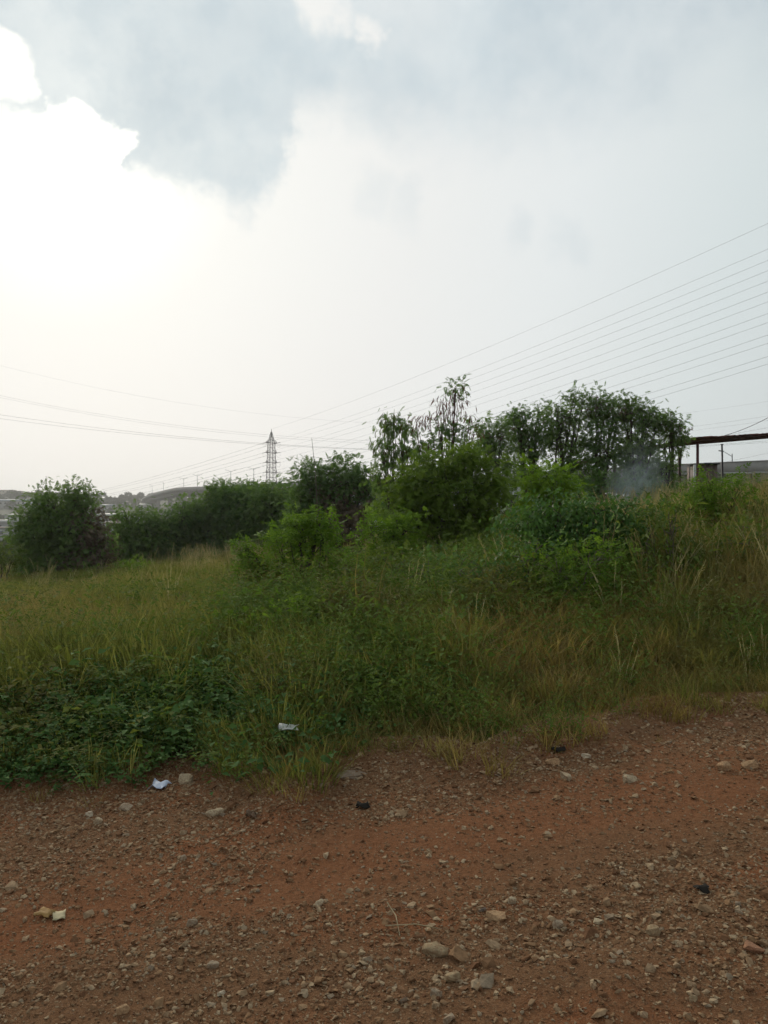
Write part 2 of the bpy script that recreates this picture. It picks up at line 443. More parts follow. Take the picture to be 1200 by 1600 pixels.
def stone_material(name, inst=True):
    m, t = new_mat(name)
    oi = t.n('ShaderNodeObjectInfo'); geo = t.n('ShaderNodeNewGeometry')
    tc = t.n('ShaderNodeTexCoord')
    n = t.noise(geo.outputs['Position'], 55, 4, 0.6)
    base = t.ramp(oi.outputs['Random'], [(0.0, (0.15, 0.074, 0.038)), (0.25, (0.205, 0.112, 0.058)), (0.5, (0.27, 0.165, 0.088)),
                                         (0.72, (0.31, 0.212, 0.126)), (0.90, (0.40, 0.298, 0.185)), (1.0, (0.24, 0.185, 0.128))])
    col = t.mix(1.0, base, t.ramp(n, [(0.3, (0.65, 0.62, 0.6)), (0.7, (1.15, 1.12, 1.08))]), 'MULTIPLY')
    b = pbsdf(t, col, 0.95, 0.08)
    finish(t, b, n, 0.5, 0.01)
    return m


def rock_material(name, c):
    m, t = new_mat(name)
    geo = t.n('ShaderNodeNewGeometry'); P = geo.outputs['Position']
    n = t.noise(P, 30, 6, 0.65); n2 = t.noise(P, 110, 4, 0.6)
    col = t.ramp(n, [(0.25, tuple(q * 0.6 for q in c)), (0.55, c), (0.8, tuple(min(q * 1.25, .6) for q in c))])
    col = t.mix(t.sstep(n2, 0.42, 0.62, 0.10, 0.62), col, RGB(0.21, 0.115, 0.062))
    b = pbsdf(t, col, 0.95, 0.10)
    finish(t, b, t.m('ADD', n, t.m('MULTIPLY', n2, 0.4)), 0.7, 0.012)
    return m


def ground_material():
    m, t = new_mat('field_soil')
    geo = t.n('ShaderNodeNewGeometry'); P = geo.outputs['Position']
    n = t.noise(P, 0.5, 5, 0.6); f = t.noise(P, 9, 5, 0.6)
    near = t.ramp(f, [(0.3, (0.045, 0.040, 0.020)), (0.7, (0.105, 0.085, 0.045))])
    near = t.mix(t.sstep(n, 0.45, 0.65), near, RGB(0.050, 0.065, 0.022))
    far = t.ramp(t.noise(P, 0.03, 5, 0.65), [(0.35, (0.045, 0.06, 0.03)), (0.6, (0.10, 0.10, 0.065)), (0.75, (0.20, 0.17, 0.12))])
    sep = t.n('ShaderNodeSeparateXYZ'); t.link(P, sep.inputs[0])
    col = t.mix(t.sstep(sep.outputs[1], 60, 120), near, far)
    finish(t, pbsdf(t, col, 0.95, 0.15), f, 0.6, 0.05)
    return m


M['road'] = road_material(); M['stone'] = stone_material('pebble'); M['ground'] = ground_material()

# ------------------------------------------------------------------ terrain
def build_ground():
    n = 341; xi = np.linspace(-1, 1, n); ax = 34 * xi + 2550 * np.sign(xi) * np.abs(xi) ** 4.2
    yy = np.linspace(-0.72, 1, n); ay = 34 * yy + 8 + 2550 * np.sign(yy) * np.abs(yy) ** 4.2
    X, Y = np.meshgrid(ax, ay); Z = h(X, Y)
    Z = Z - 0.12 * (1 - sm(Y - edge_y(X), 0.0, 0.5))
    V = np.stack([X, Y, Z], -1).reshape(-1, 3)
    i = np.arange(n - 1); I, J = np.meshgrid(i, i); a = (J * n + I).ravel()
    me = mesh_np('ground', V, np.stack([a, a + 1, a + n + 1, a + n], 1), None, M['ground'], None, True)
    tag(link('ground', me), 'rough sloping field of soil under the grass and bushes', kind='structure')


def build_road():
    # near strip fine, the rest of the road coarser; one sheet
    xs = np.concatenate([np.linspace(-26, -5, 60)[:-1], np.linspace(-5, 6.5, 384), np.linspace(6.5, 30, 66)[1:]])
    ny = 236
    X = np.repeat(xs[None, :], ny, 0)
    e = edge_y(xs) + 0.55 + 0.35 * (fbm(xs * 1.2, xs * 0 + 3.3, 3) - 0.5)
    k = np.linspace(0, 1, ny) ** 0.85
    Y = -5 + (e[None, :] + 5) * k[:, None]
    Z = road_z(X, Y) + 0.004
    Z = Z - 0.10 * sm(Y - (e[None, :] - 0.35), 0, 0.35)
    Z = Z + 0.10 * sm(Y - edge_y(X), -0.5, 0.25)
    V = np.stack([X, Y, Z], -1).reshape(-1, 3); nx = len(xs)
    I, J = np.meshgrid(np.arange(nx - 1), np.arange(ny - 1)); a = (J * nx + I).ravel()
    me = mesh_np('dirt_road', V, np.stack([a, a + 1, a + nx + 1, a + nx], 1), None, M['road'], None, True)
    return tag(link('dirt_road', me), 'red brown gravel road of compacted earth across the foreground', kind='structure')


def surf(x, y):
    """top of the road sheet"""
    return float(road_z(x, y) + 0.004 + 0.10 * sm(y - edge_y(x), -0.5, 0.25))


build_ground()
ROAD = build_road()


# ------------------------------------------------------------------ instanced stuff (nobody could count it)
def scatter(name, pts, rot, scl, idx, protos, label, parent=None):
    col = bpy.data.collections.new(name + '_sources')
    for i, me in enumerate(protos):
        o = bpy.data.objects.new('%s_source_%02d' % (name, i), me); col.objects.link(o)
    me = bpy.data.meshes.new(name); pts = np.asarray(pts, np.float32); N = len(pts)
    me.vertices.add(N); me.vertices.foreach_set('co', pts.ravel())
    for an, ty, dat in (('rot', 'FLOAT_VECTOR', rot), ('scl', 'FLOAT_VECTOR', scl)):
        a = me.attributes.new(an, ty, 'POINT'); a.data.foreach_set('vector', np.asarray(dat, np.float32).ravel())
    a = me.attributes.new('idx', 'INT', 'POINT'); a.data.foreach_set('value', np.asarray(idx, np.int32))
    g = bpy.data.node_groups.new(name, 'GeometryNodeTree')
    g.interface.new_socket('Geometry', in_out='INPUT', socket_type='NodeSocketGeometry')
    g.interface.new_socket('Geometry', in_out='OUTPUT', socket_type='NodeSocketGeometry')
    N_ = g.nodes.new
    gi, go = N_('NodeGroupInput'), N_('NodeGroupOutput')
    ci = N_('GeometryNodeCollectionInfo'); ci.inputs['Collection'].default_value = col
    ci.inputs['Separate Children'].default_value = True; ci.inputs['Reset Children'].default_value = True
    ip = N_('GeometryNodeInstanceOnPoints'); ip.inputs['Pick Instance'].default_value = True

    def na(nm, ty):
        q = N_('GeometryNodeInputNamedAttribute'); q.data_type = ty; q.inputs['Name'].default_value = nm
        return q.outputs['Attribute']
    e2r = N_('FunctionNodeEulerToRotation')
    L = g.links.new
    L(gi.outputs[0], ip.inputs['Points']); L(ci.outputs[0], ip.inputs['Instance'])
    L(na('idx', 'INT'), ip.inputs['Instance Index']); L(na('rot', 'FLOAT_VECTOR'), e2r.inputs[0])
    L(e2r.outputs[0], ip.inputs['Rotation']); L(na('scl', 'FLOAT_VECTOR'), ip.inputs['Scale'])
    L(ip.outputs[0], go.inputs[0])
    o = link(name, me, parent)
    md = o.modifiers.new('scatter', 'NODES'); md.node_group = g
    return tag(o, label, kind='stuff')


# ------------------------------------------------------------------ stones
def hull_mesh(name, mat, n=16, flat=0.55, seed=0, smooth=False, bev=False):
    r = random.Random(seed); bm = bmesh.new()
    ax = (r.uniform(.8, 1.0), r.uniform(.6, .85), flat * r.uniform(.75, 1.15))
    for i in range(n):
        v = Vector((r.gauss(0, 1), r.gauss(0, 1), r.gauss(0, 1))).normalized() * r.uniform(.85, 1.0) * 0.5
        # push towards a blocky shape so that stones are angular
        v = Vector([math.copysign(abs(c * 2) ** 0.7, c) * .5 for c in v])
        bm.verts.new((v.x * ax[0], v.y * ax[1], v.z * ax[2]))
    g = bmesh.ops.convex_hull(bm, input=bm.verts)
    bmesh.ops.delete(bm, geom=[e for e in g['geom_interior'] if isinstance(e, bmesh.types.BMVert)], context='VERTS')
    if bev:
        bmesh.ops.bevel(bm, geom=list(bm.edges), offset=0.035, segments=1, affect='EDGES', clamp_overlap=True)
        bmesh.ops.triangulate(bm, faces=bm.faces)
        bmesh.ops.subdivide_edges(bm, edges=[e for e in bm.edges if e.calc_length() > 0.16], cuts=1)
        for v in bm.verts:
            v.co += v.normal * 0.030 * (mnoise.noise(v.co * 5 + Vector((seed, 0, 0))))
    bmesh.ops.recalc_face_normals(bm, faces=bm.faces)
    me = bpy.data.meshes.new(name); bm.to_mesh(me); bm.free(); me.materials.append(mat)
    if smooth:
        for p in me.polygons: p.use_smooth = True
    return me


STONES = [hull_mesh('stone', M['stone'], RS.randint(10, 16), RS.uniform(.4, .8), i) for i in range(14)]

ROCKC = {'pale': (0.50, 0.40, 0.26), 'tan': (0.46, 0.29, 0.155), 'grey': (0.38, 0.30, 0.205), 'green': (0.35, 0.26, 0.15),
         'slate': (0.25, 0.20, 0.145), 'pink': (0.38, 0.19, 0.11), 'white': (0.55, 0.46, 0.33), 'blue': (0.22, 0.20, 0.17)}
for k_, c_ in ROCKC.items(): M['rock_' + k_] = rock_material('rock_' + k_, c_)

# (u, v, width px, height/width, colour, label)
ROCKS = [
    (288, 1224, 30, .55, 'pale', 'large pale angular rock beside the white plastic scrap'),
    (334, 1273, 32, .36, 'pale', 'broad flat pale rock below the grass tuft'),
    (195, 1269, 28, .40, 'grey', 'grey flat rock in the pale gravel left of centre'),
    (150, 1289, 18, .6, 'pale', 'small pale rock leaning by the grey flat rock'),
    (139, 1279, 14, .6, 'white', 'whitish pebble sized rock near the left roadside plants'),
    (682, 1490, 46, .36, 'green', 'largest flat olive rock in the bottom gravel'),
    (1023, 1458, 25, .8, 'green', 'blocky grey green cube shaped rock at lower right'),
    (873, 1447, 20, .6, 'grey', 'pointed light grey rock right of bottom centre'),
    (1134, 1203, 27, .55, 'tan', 'rounded tan rock, left one of the pair by the right edge'),
    (1177, 1198, 31, .5, 'tan', 'blocky tan rock, right one of the pair by the right edge'),
    (882, 1218, 27, .45, 'pale', 'pale wedge shaped rock below the right grass bank'),
    (988, 1219, 27, .45, 'pale', 'flat topped pale rock in the middle of the right gravel'),
    (865, 1195, 26, .45, 'tan', 'long tan rock at the foot of the red bank'),
    (917, 1186, 19, .5, 'white', 'whitish rock at the upper end of the right gravel patch'),
    (870, 1249, 16, .5, 'tan', 'small tan rock below the pale wedge rock'),
    (497, 1417, 21, .55, 'pale', 'pale six sided rock alone above the bottom centre gravel'),
    (299, 1441, 18, .75, 'grey', 'round grey rock standing upright in the lower left gravel'),
    (331, 1510, 24, .45, 'grey', 'grey oval rock in the lower left gravel heap'),
    (345, 1551, 15, .7, 'white', 'bright whitish stone near the bottom left of centre'),
    (707, 1533, 30, .5, 'green', 'olive rock half sunk below the largest flat rock'),
    (682, 1558, 22, .6, 'grey', 'grey rounded rock near the bottom centre'),
    (628, 1566, 24, .45, 'slate', 'dark slate splinter near the bottom centre'),
    (1182, 1488, 36, .5, 'pink', 'pinkish clod of earth at the lower right edge'),
    (1085, 1563, 19, .6, 'green', 'pale green rock near the bottom right corner'),
    (777, 1434, 34, .42, 'tan', 'wide flat tan rock with a broken corner right of centre'),
    (755, 1422, 15, .6, 'blue', 'small bluish stone left of the broken tan rock'),
    (937, 1440, 20, .55, 'pale', 'cream pebble shaped rock between two grey rocks'),
    (189, 1578, 28, .5, 'tan', 'tan half buried rock in the bottom left corner gravel'),
    (575, 1503, 19, .45, 'grey', 'flat grey brick shaped rock left of the largest flat rock'),
    (701, 1596, 27, .6, 'grey', 'grey rock cut off by the bottom edge of the picture'),
    (801, 1411, 17, .7, 'pale', 'triangular pale stone right of the bluish stone'),
    (1141, 1136, 17, .6, 'pink', 'orange pink rock under the right hand grass bank'),
    (880, 1172, 18, .5, 'pink', 'pinkish flat rock beside the black plastic scrap'),
    (285, 1437 - 95, 14, .6, 'grey', 'grey stone alone on the red wheel track'),
]


def on_road(u, v):
    x, y = ground_hit(u, v); return x, y, surf(x, y)


for i, (u, v, w, hr, c, lab) in enumerate(ROCKS):
    x, y, z = on_road(u, v + w * hr * 0.35)
    sz = w / F * y * 1.08
    me = hull_mesh('rock', M['rock_' + c], 17, 1.0, 100 + i, bev=True)
    o = link('rock', me); o.location = (x, y + sz * 0.25, z + sz * hr * 0.20)
    o.scale = (sz, sz * 0.85, sz * hr * 1.25)
    o.rotation_euler = (RS.uniform(-.12, .12), RS.uniform(-.15, .15), RS.uniform(-.5, .5))
    tag(o, lab, 'rock', 'single rocks on the dirt road')

# 260 stones that can be picked out singly: pieces of the road
def gravel_density(x, y):
    """more loose stone away from the worn tracks"""
    a = 0.29; w = -math.sin(a) * x + math.cos(a) * y; l = math.cos(a) * x + math.sin(a) * y
    n = fbm(l * 0.9 + 5, w * 2.2, 4)
    d = 0.62 + 1.5 * sm(n, 0.38, 0.62) * (.35 + 1.1 * sm(fbm(x * 2.6 + 11, y * 2.6, 3), .36, .6)) + 0.9 * np.exp(-(((x + 2.2) / 1.6) ** 2 + ((y - 4.55) / .4) ** 2))
    w2 = w + 1.1 * (fbm(l * .8, w * .8 + 4, 2) - .5)
    d = d * (1 - 0.7 * sm(w2, 2.9, 3.5) * (1 - sm(w2, 3.7, 4.3)))
    return d


cnt = 0
while cnt < 262:
    u, v = RS.uniform(-20, 1220), RS.uniform(1120, 1600)
    x, y = ground_hit(u, v)
    if y > float(edge_y(x)) - 0.05 or RS.rand() > gravel_density(x, y) * 0.5: continue
    s = float(np.clip(RS.lognormal(math.log(0.028), 0.34), 0.017, 0.07)) * (0.8 + 0.12 * y)
    o = link('stone', STONES[cnt % 14], ROAD)
    o.location = (x, y, surf(x, y) + s * 0.06)
    o.scale = (s * 1.25, s * 1.05, s * 0.95); o.rotation_euler = (RS.uniform(-.4, .4), RS.uniform(-.4, .4), RS.uniform(0, 6.28))
    cnt += 1


def build_gravel():
    P = []; Sc = []
    N = 740000
    x = RS.uniform(-5.5, 7.0, N); y = RS.uniform(1.2, 7.6, N)
    keep = (y < edge_y(x) + 0.25) & (RS.rand(N) < gravel_density(x, y) * 0.66)
    # denser close to the lens where single pebbles show
    keep &= RS.rand(N) < np.clip(1.25 - 0.09 * y, 0.3, 1)
    x, y = x[keep], y[keep]; n = len(x)
    s = np.clip(RS.lognormal(math.log(0.0082), 0.58, n), 0.0035, 0.036) * (0.75 + 0.10 * y)
    z = road_z(x, y) + 0.004 + 0.10 * sm(y - edge_y(x), -0.5, 0.25) + s * 0.04
    rot = np.stack([RS.uniform(-.5, .5, n), RS.uniform(-.5, .5, n), RS.uniform(0, 6.28, n)], 1)
    scl = np.stack([s * 1.2, s, s * 0.9], 1)
    scatter('gravel', np.stack([x, y, z], 1), rot, scl, RS.randint(0, 14, n), STONES,
            'fine brown and grey gravel strewn over the dirt road', ROAD)


build_gravel()

# ------------------------------------------------------------------ leaf shapes
def proto_leuc():
    V = []; Q = []
    for k, yy in enumerate((0.22, 0.42, 0.62, 0.82)):
        for sgn in (-1, 1):
            b = len(V); a = math.radians(52 - 5 * k); L = 0.44 - 0.05 * abs(k - 1.2); wd = 0.085
            dx, dy = math.sin(a) * sgn, math.cos(a)
            nx, ny = dy, -dx
            z0 = -0.10 * yy * yy
            V += [(0, yy, z0), (dx * L * .5 + nx * wd, yy + dy * L * .5 + ny * wd, z0 - .03), (dx * L, yy + dy * L, z0 - .13),
                  (dx * L * .5 - nx * wd, yy + dy * L * .5 - ny * wd, z0 - .03)]
            Q.append((b, b + 1, b + 2, b + 3))
    b = len(V); V += [(-.07, .85, -.1), (0, .7, -.06), (.07, .85, -.1), (0, 1.25, -.22)]; Q.append((b, b + 1, b + 2, b + 3))
    return np.array(V), np.array(Q)


def proto_ovate(w=0.30, fold=0.10, droop=0.16):
    V = [(0, 0, 0), (w, .42, fold), (0, 1, -droop), (0, .45, -.01), (-w, .42, fold)]
    return np.array(V), np.array([(0, 1, 2, 3), (0, 3, 2, 4)])


def proto_pod():
    V = [(-.03, 0, 0), (.03, 0, 0), (.068, .5, .03), (-.068, .5, .03), (.015, 1, 0), (-.015, 1, 0)]
    return np.array(V), np.array([(0, 1, 2, 3), (3, 2, 4, 5)])


def proto_sprig():
    """five ovate leaflets on a short stalk"""
    V0, Q0 = proto_ovate(.26, .06, .14); V = []; Q = []
    for k, (yy, a) in enumerate(((.1, 70), (.1, -70), (.42, 50), (.42, -50), (.62, 0))):
        a = math.radians(a); c, s = math.cos(a), math.sin(a); L = .52
        v = V0 * L; v = np.stack([v[:, 0] * c + v[:, 1] * s, -v[:, 0] * s + v[:, 1] * c + yy, v[:, 2] - .05 * k], 1)
        Q.append(Q0 + 5 * k); V.append(v)
    return np.concatenate(V), np.concatenate(Q)


PR = {'leuc': proto_leuc(), 'ovate': proto_ovate(), 'pod': proto_pod(), 'sprig': proto_sprig(), 'narrow': proto_ovate(.13, .05, .3)}


def nrm(v): return v / np.maximum(np.linalg.norm(v, axis=1, keepdims=True), 1e-9)


def place_leaves(kind, pos, dirs, up, size, rnd):
    V0, Q0 = PR[kind]; n = len(pos); k = len(V0)
    d = nrm(dirs); z = nrm(up - (up * d).sum(1, keepdims=True) * d); x = np.cross(d, z)
    V = pos[:, None, :] + size[:, None, None] * (V0[None, :, 0:1] * x[:, None] + V0[None, :, 1:2] * d[:, None] + V0[None, :, 2:3] * z[:, None])
    Q = (Q0[None] + (np.arange(n) * k)[:, None, None]).reshape(-1, 4)
    return V.reshape(-1, 3), Q, np.repeat(rnd, k)


def leaf_mesh(name, kind, mat, pos, dirs, up, size, rnd, off):
    V, Q, r = place_leaves(kind, pos, dirs, up, size, rnd)
    return mesh_np(name, V - np.asarray(off), Q, None, mat, r)


def plant(name, label, cat, group, y, base_u, lobes, kind='leuc', mat=LEUC, size=0.24, clump_px=1.0, per=11, spread=0.20, nstem=3,
          r0=0.045, droop=0.35, bark='bark', base_spread=0.25, extra=(), seed=1, out=1.0, dens=1.0, trunk_name='trunk', crown_name='crown', wisp=0.16):
    """a tree or bush from lobes given as (u, v, ru, rv[, dy]) at depth y; extra lobes carry their own kind and material"""
    rs = np.random.RandomState(seed)
    bx = (base_u - 600) / F * y; base = np.array([bx, y, hh(bx, y) - 0.05])
    root = empty(name, tuple(base), label, cat, group)
    wood = MB(); crowns = {}
    stems = []
    for i in range(nstem):
        a = rs.uniform(0, 6.28); stems.append(base + np.array([math.cos(a), math.sin(a) * .8, 0]) * base_spread * rs.uniform(.2, 1))

    def do_lobe(lb, kind, mat, size, per, spread, part, droop, dens):
        u, v, ru, rv = lb[:4]
        if y < 14: v -= 22 * float(sm(u, 740, 860)) * (1 - .95 * float(sm(u, 1030, 1080))); rv *= 1 + .12 * float(sm(u, 740, 860))
        dy = lb[4] if len(lb) > 4 else rs.uniform(-.25, .25) * ru / F * y
        yy = y + dy
        c = np.array(px(u, v, yy)); R = np.array([ru / F * yy, min(ru, rv * 1.5) / F * yy * .95, rv / F * yy])
        st = stems[rs.randint(nstem)]
        mid = st * .45 + c * .55; mid[2] = st[2] + (c[2] - st[2]) * .62; mid[:2] += rs.normal(0, .08, 2)
        t = np.linspace(0, 1, 7)[:, None]; path = (1 - t) ** 2 * st + 2 * t * (1 - t) * mid + t * t * c
        path[1:-1] += rs.normal(0, .03, (5, 3))
        rr = r0 * rs.uniform(.7, 1.1)
        wood.tube(path, np.linspace(rr, rr * .35, 7), 6)
        area = R[0] * R[2]; n = max(5, int(area * 62 * dens * clump_px))
        dv = nrm(rs.normal(0, 1, (n, 3)))
        rad = rs.uniform(.35, 1.0, n) ** .6 * (1 + (rs.rand(n) < wisp) * rs.uniform(.05, .32, n) * out)
        cc = c + dv * R * rad[:, None]
        g = np.array([hh(q[0], q[1]) for q in cc]); cc[:, 2] = np.maximum(cc[:, 2], g + .12)
        for q in (cc if kind != 'pod' else cc[:int(n * .35)]):
            s = path[rs.randint(3, 7)]; m = (s + q) / 2 + rs.normal(0, .05, 3) + np.array([0, 0, .05])
            t3 = np.linspace(0, 1, 4)[:, None]; tw = (1 - t3) ** 2 * s + 2 * t3 * (1 - t3) * m + t3 * t3 * q
            wood.tube(tw, np.linspace(.012, .004, 4) * (0.6 + 0.02 * y), 4, False)
        m = rs.poisson(per, n) + 2; ci = np.repeat(np.arange(n), m); N = len(ci)
        pos = cc[ci] + rs.normal(0, 1, (N, 3)) * spread * np.array([1, 1, .75])
        outw = nrm((pos - c) / R)
        dirs = outw * .7 + rs.normal(0, .55, (N, 3)) + np.array([0, 0, -droop])
        up = np.array([0, 0, 1.0]) + rs.normal(0, .35, (N, 3))
        sz = size * rs.uniform(.6, 1.25, N)
        cl = rs.rand(n)
        rnd = np.clip(cl[ci] * .5 + rs.rand(N) * .5, 0, 1)
        if part == 'seed_pods': crowns[(part, kind, mat.name, len(crowns))] = [(pos, dirs, up, sz, rnd)]; return
        crowns.setdefault((part, kind, mat.name, -1), []).append((pos, dirs, up, sz, rnd))

    for lb in lobes: do_lobe(lb, kind, mat, size, per, spread, crown_name, droop, dens)
    for e in extra: do_lobe(e['lobe'], e.get('kind', kind), e['mat'], e.get('size', size), e.get('per', per), e.get('spread', spread),
                            e['part'], e.get('droop', droop), e.get('dens', dens))
    wood.build(trunk_name, M[bark], root, True, base)
    for (part, kd, mn, _), parts in crowns.items():
        a = [np.concatenate([p[i] for p in parts]) for i in range(5)]
        o = link(part, leaf_mesh(part, kd, bpy.data.materials[mn], *a, base), root)
        if part == 'seed_pods': o['kind'] = 'stuff'
    return root


def build_vegetation():
    TG = 'trees across the field'; BG = 'bushes in the grass'
    br = lambda l, **k: dict(lobe=l, mat=BROWN, part='dead_foliage', **k)
    # far left tree
    plant('tree', 'round dark tree at far left, its right side brown and half bare', 'tree', TG, 34, 90,
          [(85, 795, 38, 26), (120, 776, 22, 16), (62, 825, 34, 30), (105, 822, 40, 30), (80, 858, 52, 26), (120, 862, 36, 30), (45, 868, 20, 26), (40, 812, 14, 12), (90, 884, 50, 20), (116, 764, 14, 10), (136, 774, 9, 9), (74, 774, 11, 10), (30, 832, 10, 12), (168, 850, 8, 14)],
          'leuc', LEUC, .22, per=24, spread=.24, nstem=5, extra=[br((142, 815, 22, 30), dens=.9), br((150, 850, 18, 38), dens=.9), br((130, 880, 32, 24), dens=.7)], seed=3)
    plant('shrub', 'low leafy shrub at the left edge of the picture beside the round tree', 'shrub', BG, 30, 2,
          [(4, 868, 26, 18), (-30, 862, 30, 24), (15, 882, 16, 12)], 'sprig', OLIVE, .20, per=12, nstem=3, seed=4)
    # thicket of trees left of centre, left to right
    th = [(212, 39, 'leftmost and lowest tree of the dark thicket', [(196, 800, 8, 12), (215, 820, 24, 20), (205, 848, 34, 28), (188, 838, 16, 22), (232, 845, 28, 32), (215, 872, 40, 16)]),
          (262, 40, 'second tree from the left in the dark thicket, under the flyover', [(250, 820, 26, 22), (287, 812, 26, 22), (262, 850, 38, 28), (240, 840, 20, 22), (275, 872, 40, 16)]),
          (322, 41, 'middle tree of the dark thicket, with a leafy tip against the sky', [(320, 804, 28, 24), (346, 776, 20, 20), (340, 762, 11, 9), (325, 840, 40, 34), (300, 826, 26, 28), (330, 868, 40, 18)]),
          (382, 40, 'tallest dense tree of the dark thicket, left of the pylon', [(378, 788, 34, 24), (395, 818, 38, 32), (370, 842, 36, 30), (355, 800, 24, 28), (385, 866, 40, 18), (400, 772, 20, 12), (362, 770, 12, 12)]),
          (432, 39, 'rightmost tree of the dark thicket, at the foot of the pylon', [(425, 784, 30, 22), (447, 800, 28, 32), (430, 826, 34, 28), (412, 806, 24, 28), (435, 858, 40, 20), (440, 768, 20, 13), (415, 768, 12, 10)])]
    for i, (bu, yy, lab, lobes) in enumerate(th):
        plant('tree', lab, 'tree', TG, yy, bu, lobes, 'leuc', LEUC_D if i % 2 else LEUC, .24, per=22, spread=.28, nstem=4, seed=20 + i, wisp=.2)
    plant('sapling', 'pale feathery young tree tip rising above the thicket', 'tree', TG, 52, 373, [(373, 757, 7, 9), (374, 770, 9, 10)], 'leuc', LEUC_D, .3, per=7, nstem=1, seed=31, r0=.03)
    plant('conifer', 'small dark upright tree tip beside the feathery one', 'tree', TG, 54, 388, [(388, 760, 5, 7), (388, 770, 6, 8)], 'leuc', LEUC_D, .26, per=18, nstem=1, seed=32, r0=.03, dens=1.6)
    plant('shrub', 'small fresh green bush at the foot of the dark thicket', 'shrub', BG, 32, 205, [(200, 892, 20, 10), (220, 888, 16, 11)], 'sprig', BRIGHT, .16, per=14, nstem=3, seed=33, dens=1.8)
    # centre tree
    plant('tree', 'dark spreading tree right of the pylon with brown dead lower branches', 'tree', TG, 29, 525,
          [(488, 748, 30, 24), (475, 732, 12, 10), (520, 738, 26, 16), (552, 735, 24, 16), (575, 752, 20, 18), (540, 758, 40, 20), (492, 775, 30, 24), (580, 785, 22, 28), (470, 790, 20, 22)],
          'leuc', LEUC_D, .21, per=23, spread=.22, nstem=5,
          extra=[br((510, 795, 34, 28), dens=.9), br((555, 790, 34, 32), dens=.9), br((530, 825, 46, 26), dens=.9)], seed=40)
    # podded trees against the sky
    pod = lambda l, **k: dict(lobe=l, kind='pod', mat=POD_G, part='seed_pods', size=.20, per=9, spread=.13, droop=2.6, **k)
    plant('tree', 'slim tree hung with drooping leaves and green brown pods before the sky', 'tree', TG, 21, 622,
          [(616, 655, 16, 11), (604, 668, 13, 11), (632, 668, 14, 11), (598, 700, 12, 13), (628, 700, 20, 14), (648, 705, 11, 15), (610, 728, 22, 14), (592, 745, 10, 15), (640, 742, 18, 15), (618, 770, 32, 22), (600, 800, 30, 22)],
          'leuc', LEUC, .16, per=13, spread=.14, nstem=2, droop=1.3, dens=1.6, wisp=.05, r0=.026,
          extra=[pod((612, 662, 20, 11), dens=1.8), pod((600, 705, 13, 14), dens=1.6), pod((640, 700, 18, 16), dens=1.6), pod((598, 738, 12, 14), dens=1.5)], seed=50)
    podr = lambda l, **k: dict(lobe=l, kind='pod', mat=POD, part='seed_pods', size=.17, per=6, spread=.13, droop=1.5, **k)
    plant('tree', 'thin reddish tree with hanging dark red pods, tallest against the sky', 'tree', TG, 20, 702,
          [(660, 688, 18, 10), (700, 684, 20, 9), (735, 692, 16, 10), (680, 702, 26, 10), (690, 660, 12, 7), (725, 668, 10, 7), (712, 606, 5, 5)], 'leuc', LEUC_D, .16, per=12, spread=.15, nstem=1, r0=.024, bark='bark_red', base_spread=.05,
          extra=[podr((692, 626, 8, 8), dens=1.5), podr((713, 612, 5, 11), dens=1.4), podr((718, 632, 7, 7), dens=1.4), podr((703, 640, 8, 7), dens=1.3), podr((667, 655, 5, 6), dens=1.5),
                 podr((683, 646, 5, 7), dens=1.4), podr((733, 655, 9, 7), dens=1.4), podr((741, 678, 8, 9), dens=1.3), podr((650, 660, 3, 5), dens=1.3)], seed=51, wisp=.0)
    # dome bush in the middle
    plant('bush', 'big rounded yellow green feathery bush in the middle of the field', 'bush', BG, 17, 695,
          [(700, 722, 42, 28), (655, 752, 36, 34), (745, 748, 38, 38), (700, 765, 62, 40), (768, 790, 28, 38), (640, 790, 36, 36), (690, 815, 72, 38), (745, 830, 46, 34), (680, 850, 70, 26)],
          'leuc', LEUC_Y, .15, per=34, spread=.18, nstem=6, dens=1.35, seed=60, base_spread=.5,
          extra=[dict(lobe=(742, 822, 42, 30), mat=BROWN, part='dead_foliage', dens=.5, per=20)])
    # right hand group
    rt = [(772, 31, 'leftmost tree of the right hand group, behind the rounded bush', [(768, 685, 28, 22), (775, 715, 28, 24), (752, 700, 24, 26), (770, 745, 28, 18), (752, 668, 8, 12), (785, 668, 8, 10)]),
          (826, 32, 'second tree from the left in the right hand group', [(810, 668, 22, 20), (836, 662, 28, 22), (828, 695, 36, 26), (815, 728, 32, 22), (835, 752, 26, 16), (803, 648, 7, 11), (842, 640, 8, 10), (818, 644, 6, 9)]),
          (880, 31, 'thin stemmed tree left of the tallest tree in the right hand group', [(868, 658, 22, 18), (900, 646, 20, 20), (880, 684, 36, 26), (890, 715, 36, 22), (905, 742, 22, 14), (870, 630, 8, 11), (898, 620, 7, 12), (912, 628, 7, 9)]),
          (940, 31, 'tallest tree in the middle of the right hand group', [(930, 638, 22, 14), (958, 648, 22, 18), (940, 672, 38, 26), (948, 706, 40, 26), (925, 738, 22, 14), (932, 620, 8, 10), (958, 624, 8, 10), (972, 640, 8, 9)]),
          (996, 30, 'tree of the right hand group standing in the blue smoke', [(980, 642, 22, 16), (1006, 656, 24, 20), (995, 680, 38, 28), (1000, 714, 36, 26), (985, 746, 30, 22), (1012, 768, 28, 14), (983, 626, 7, 10), (1010, 640, 8, 9), (1026, 658, 7, 8)]),
          (1042, 30, 'rightmost tree of the right hand group, beside the rusty shelter roof', [(1050, 664, 16, 20), (1038, 690, 24, 18), (1028, 722, 30, 20), (1038, 750, 26, 16), (1050, 656, 6, 10), (1064, 682, 7, 8)])]
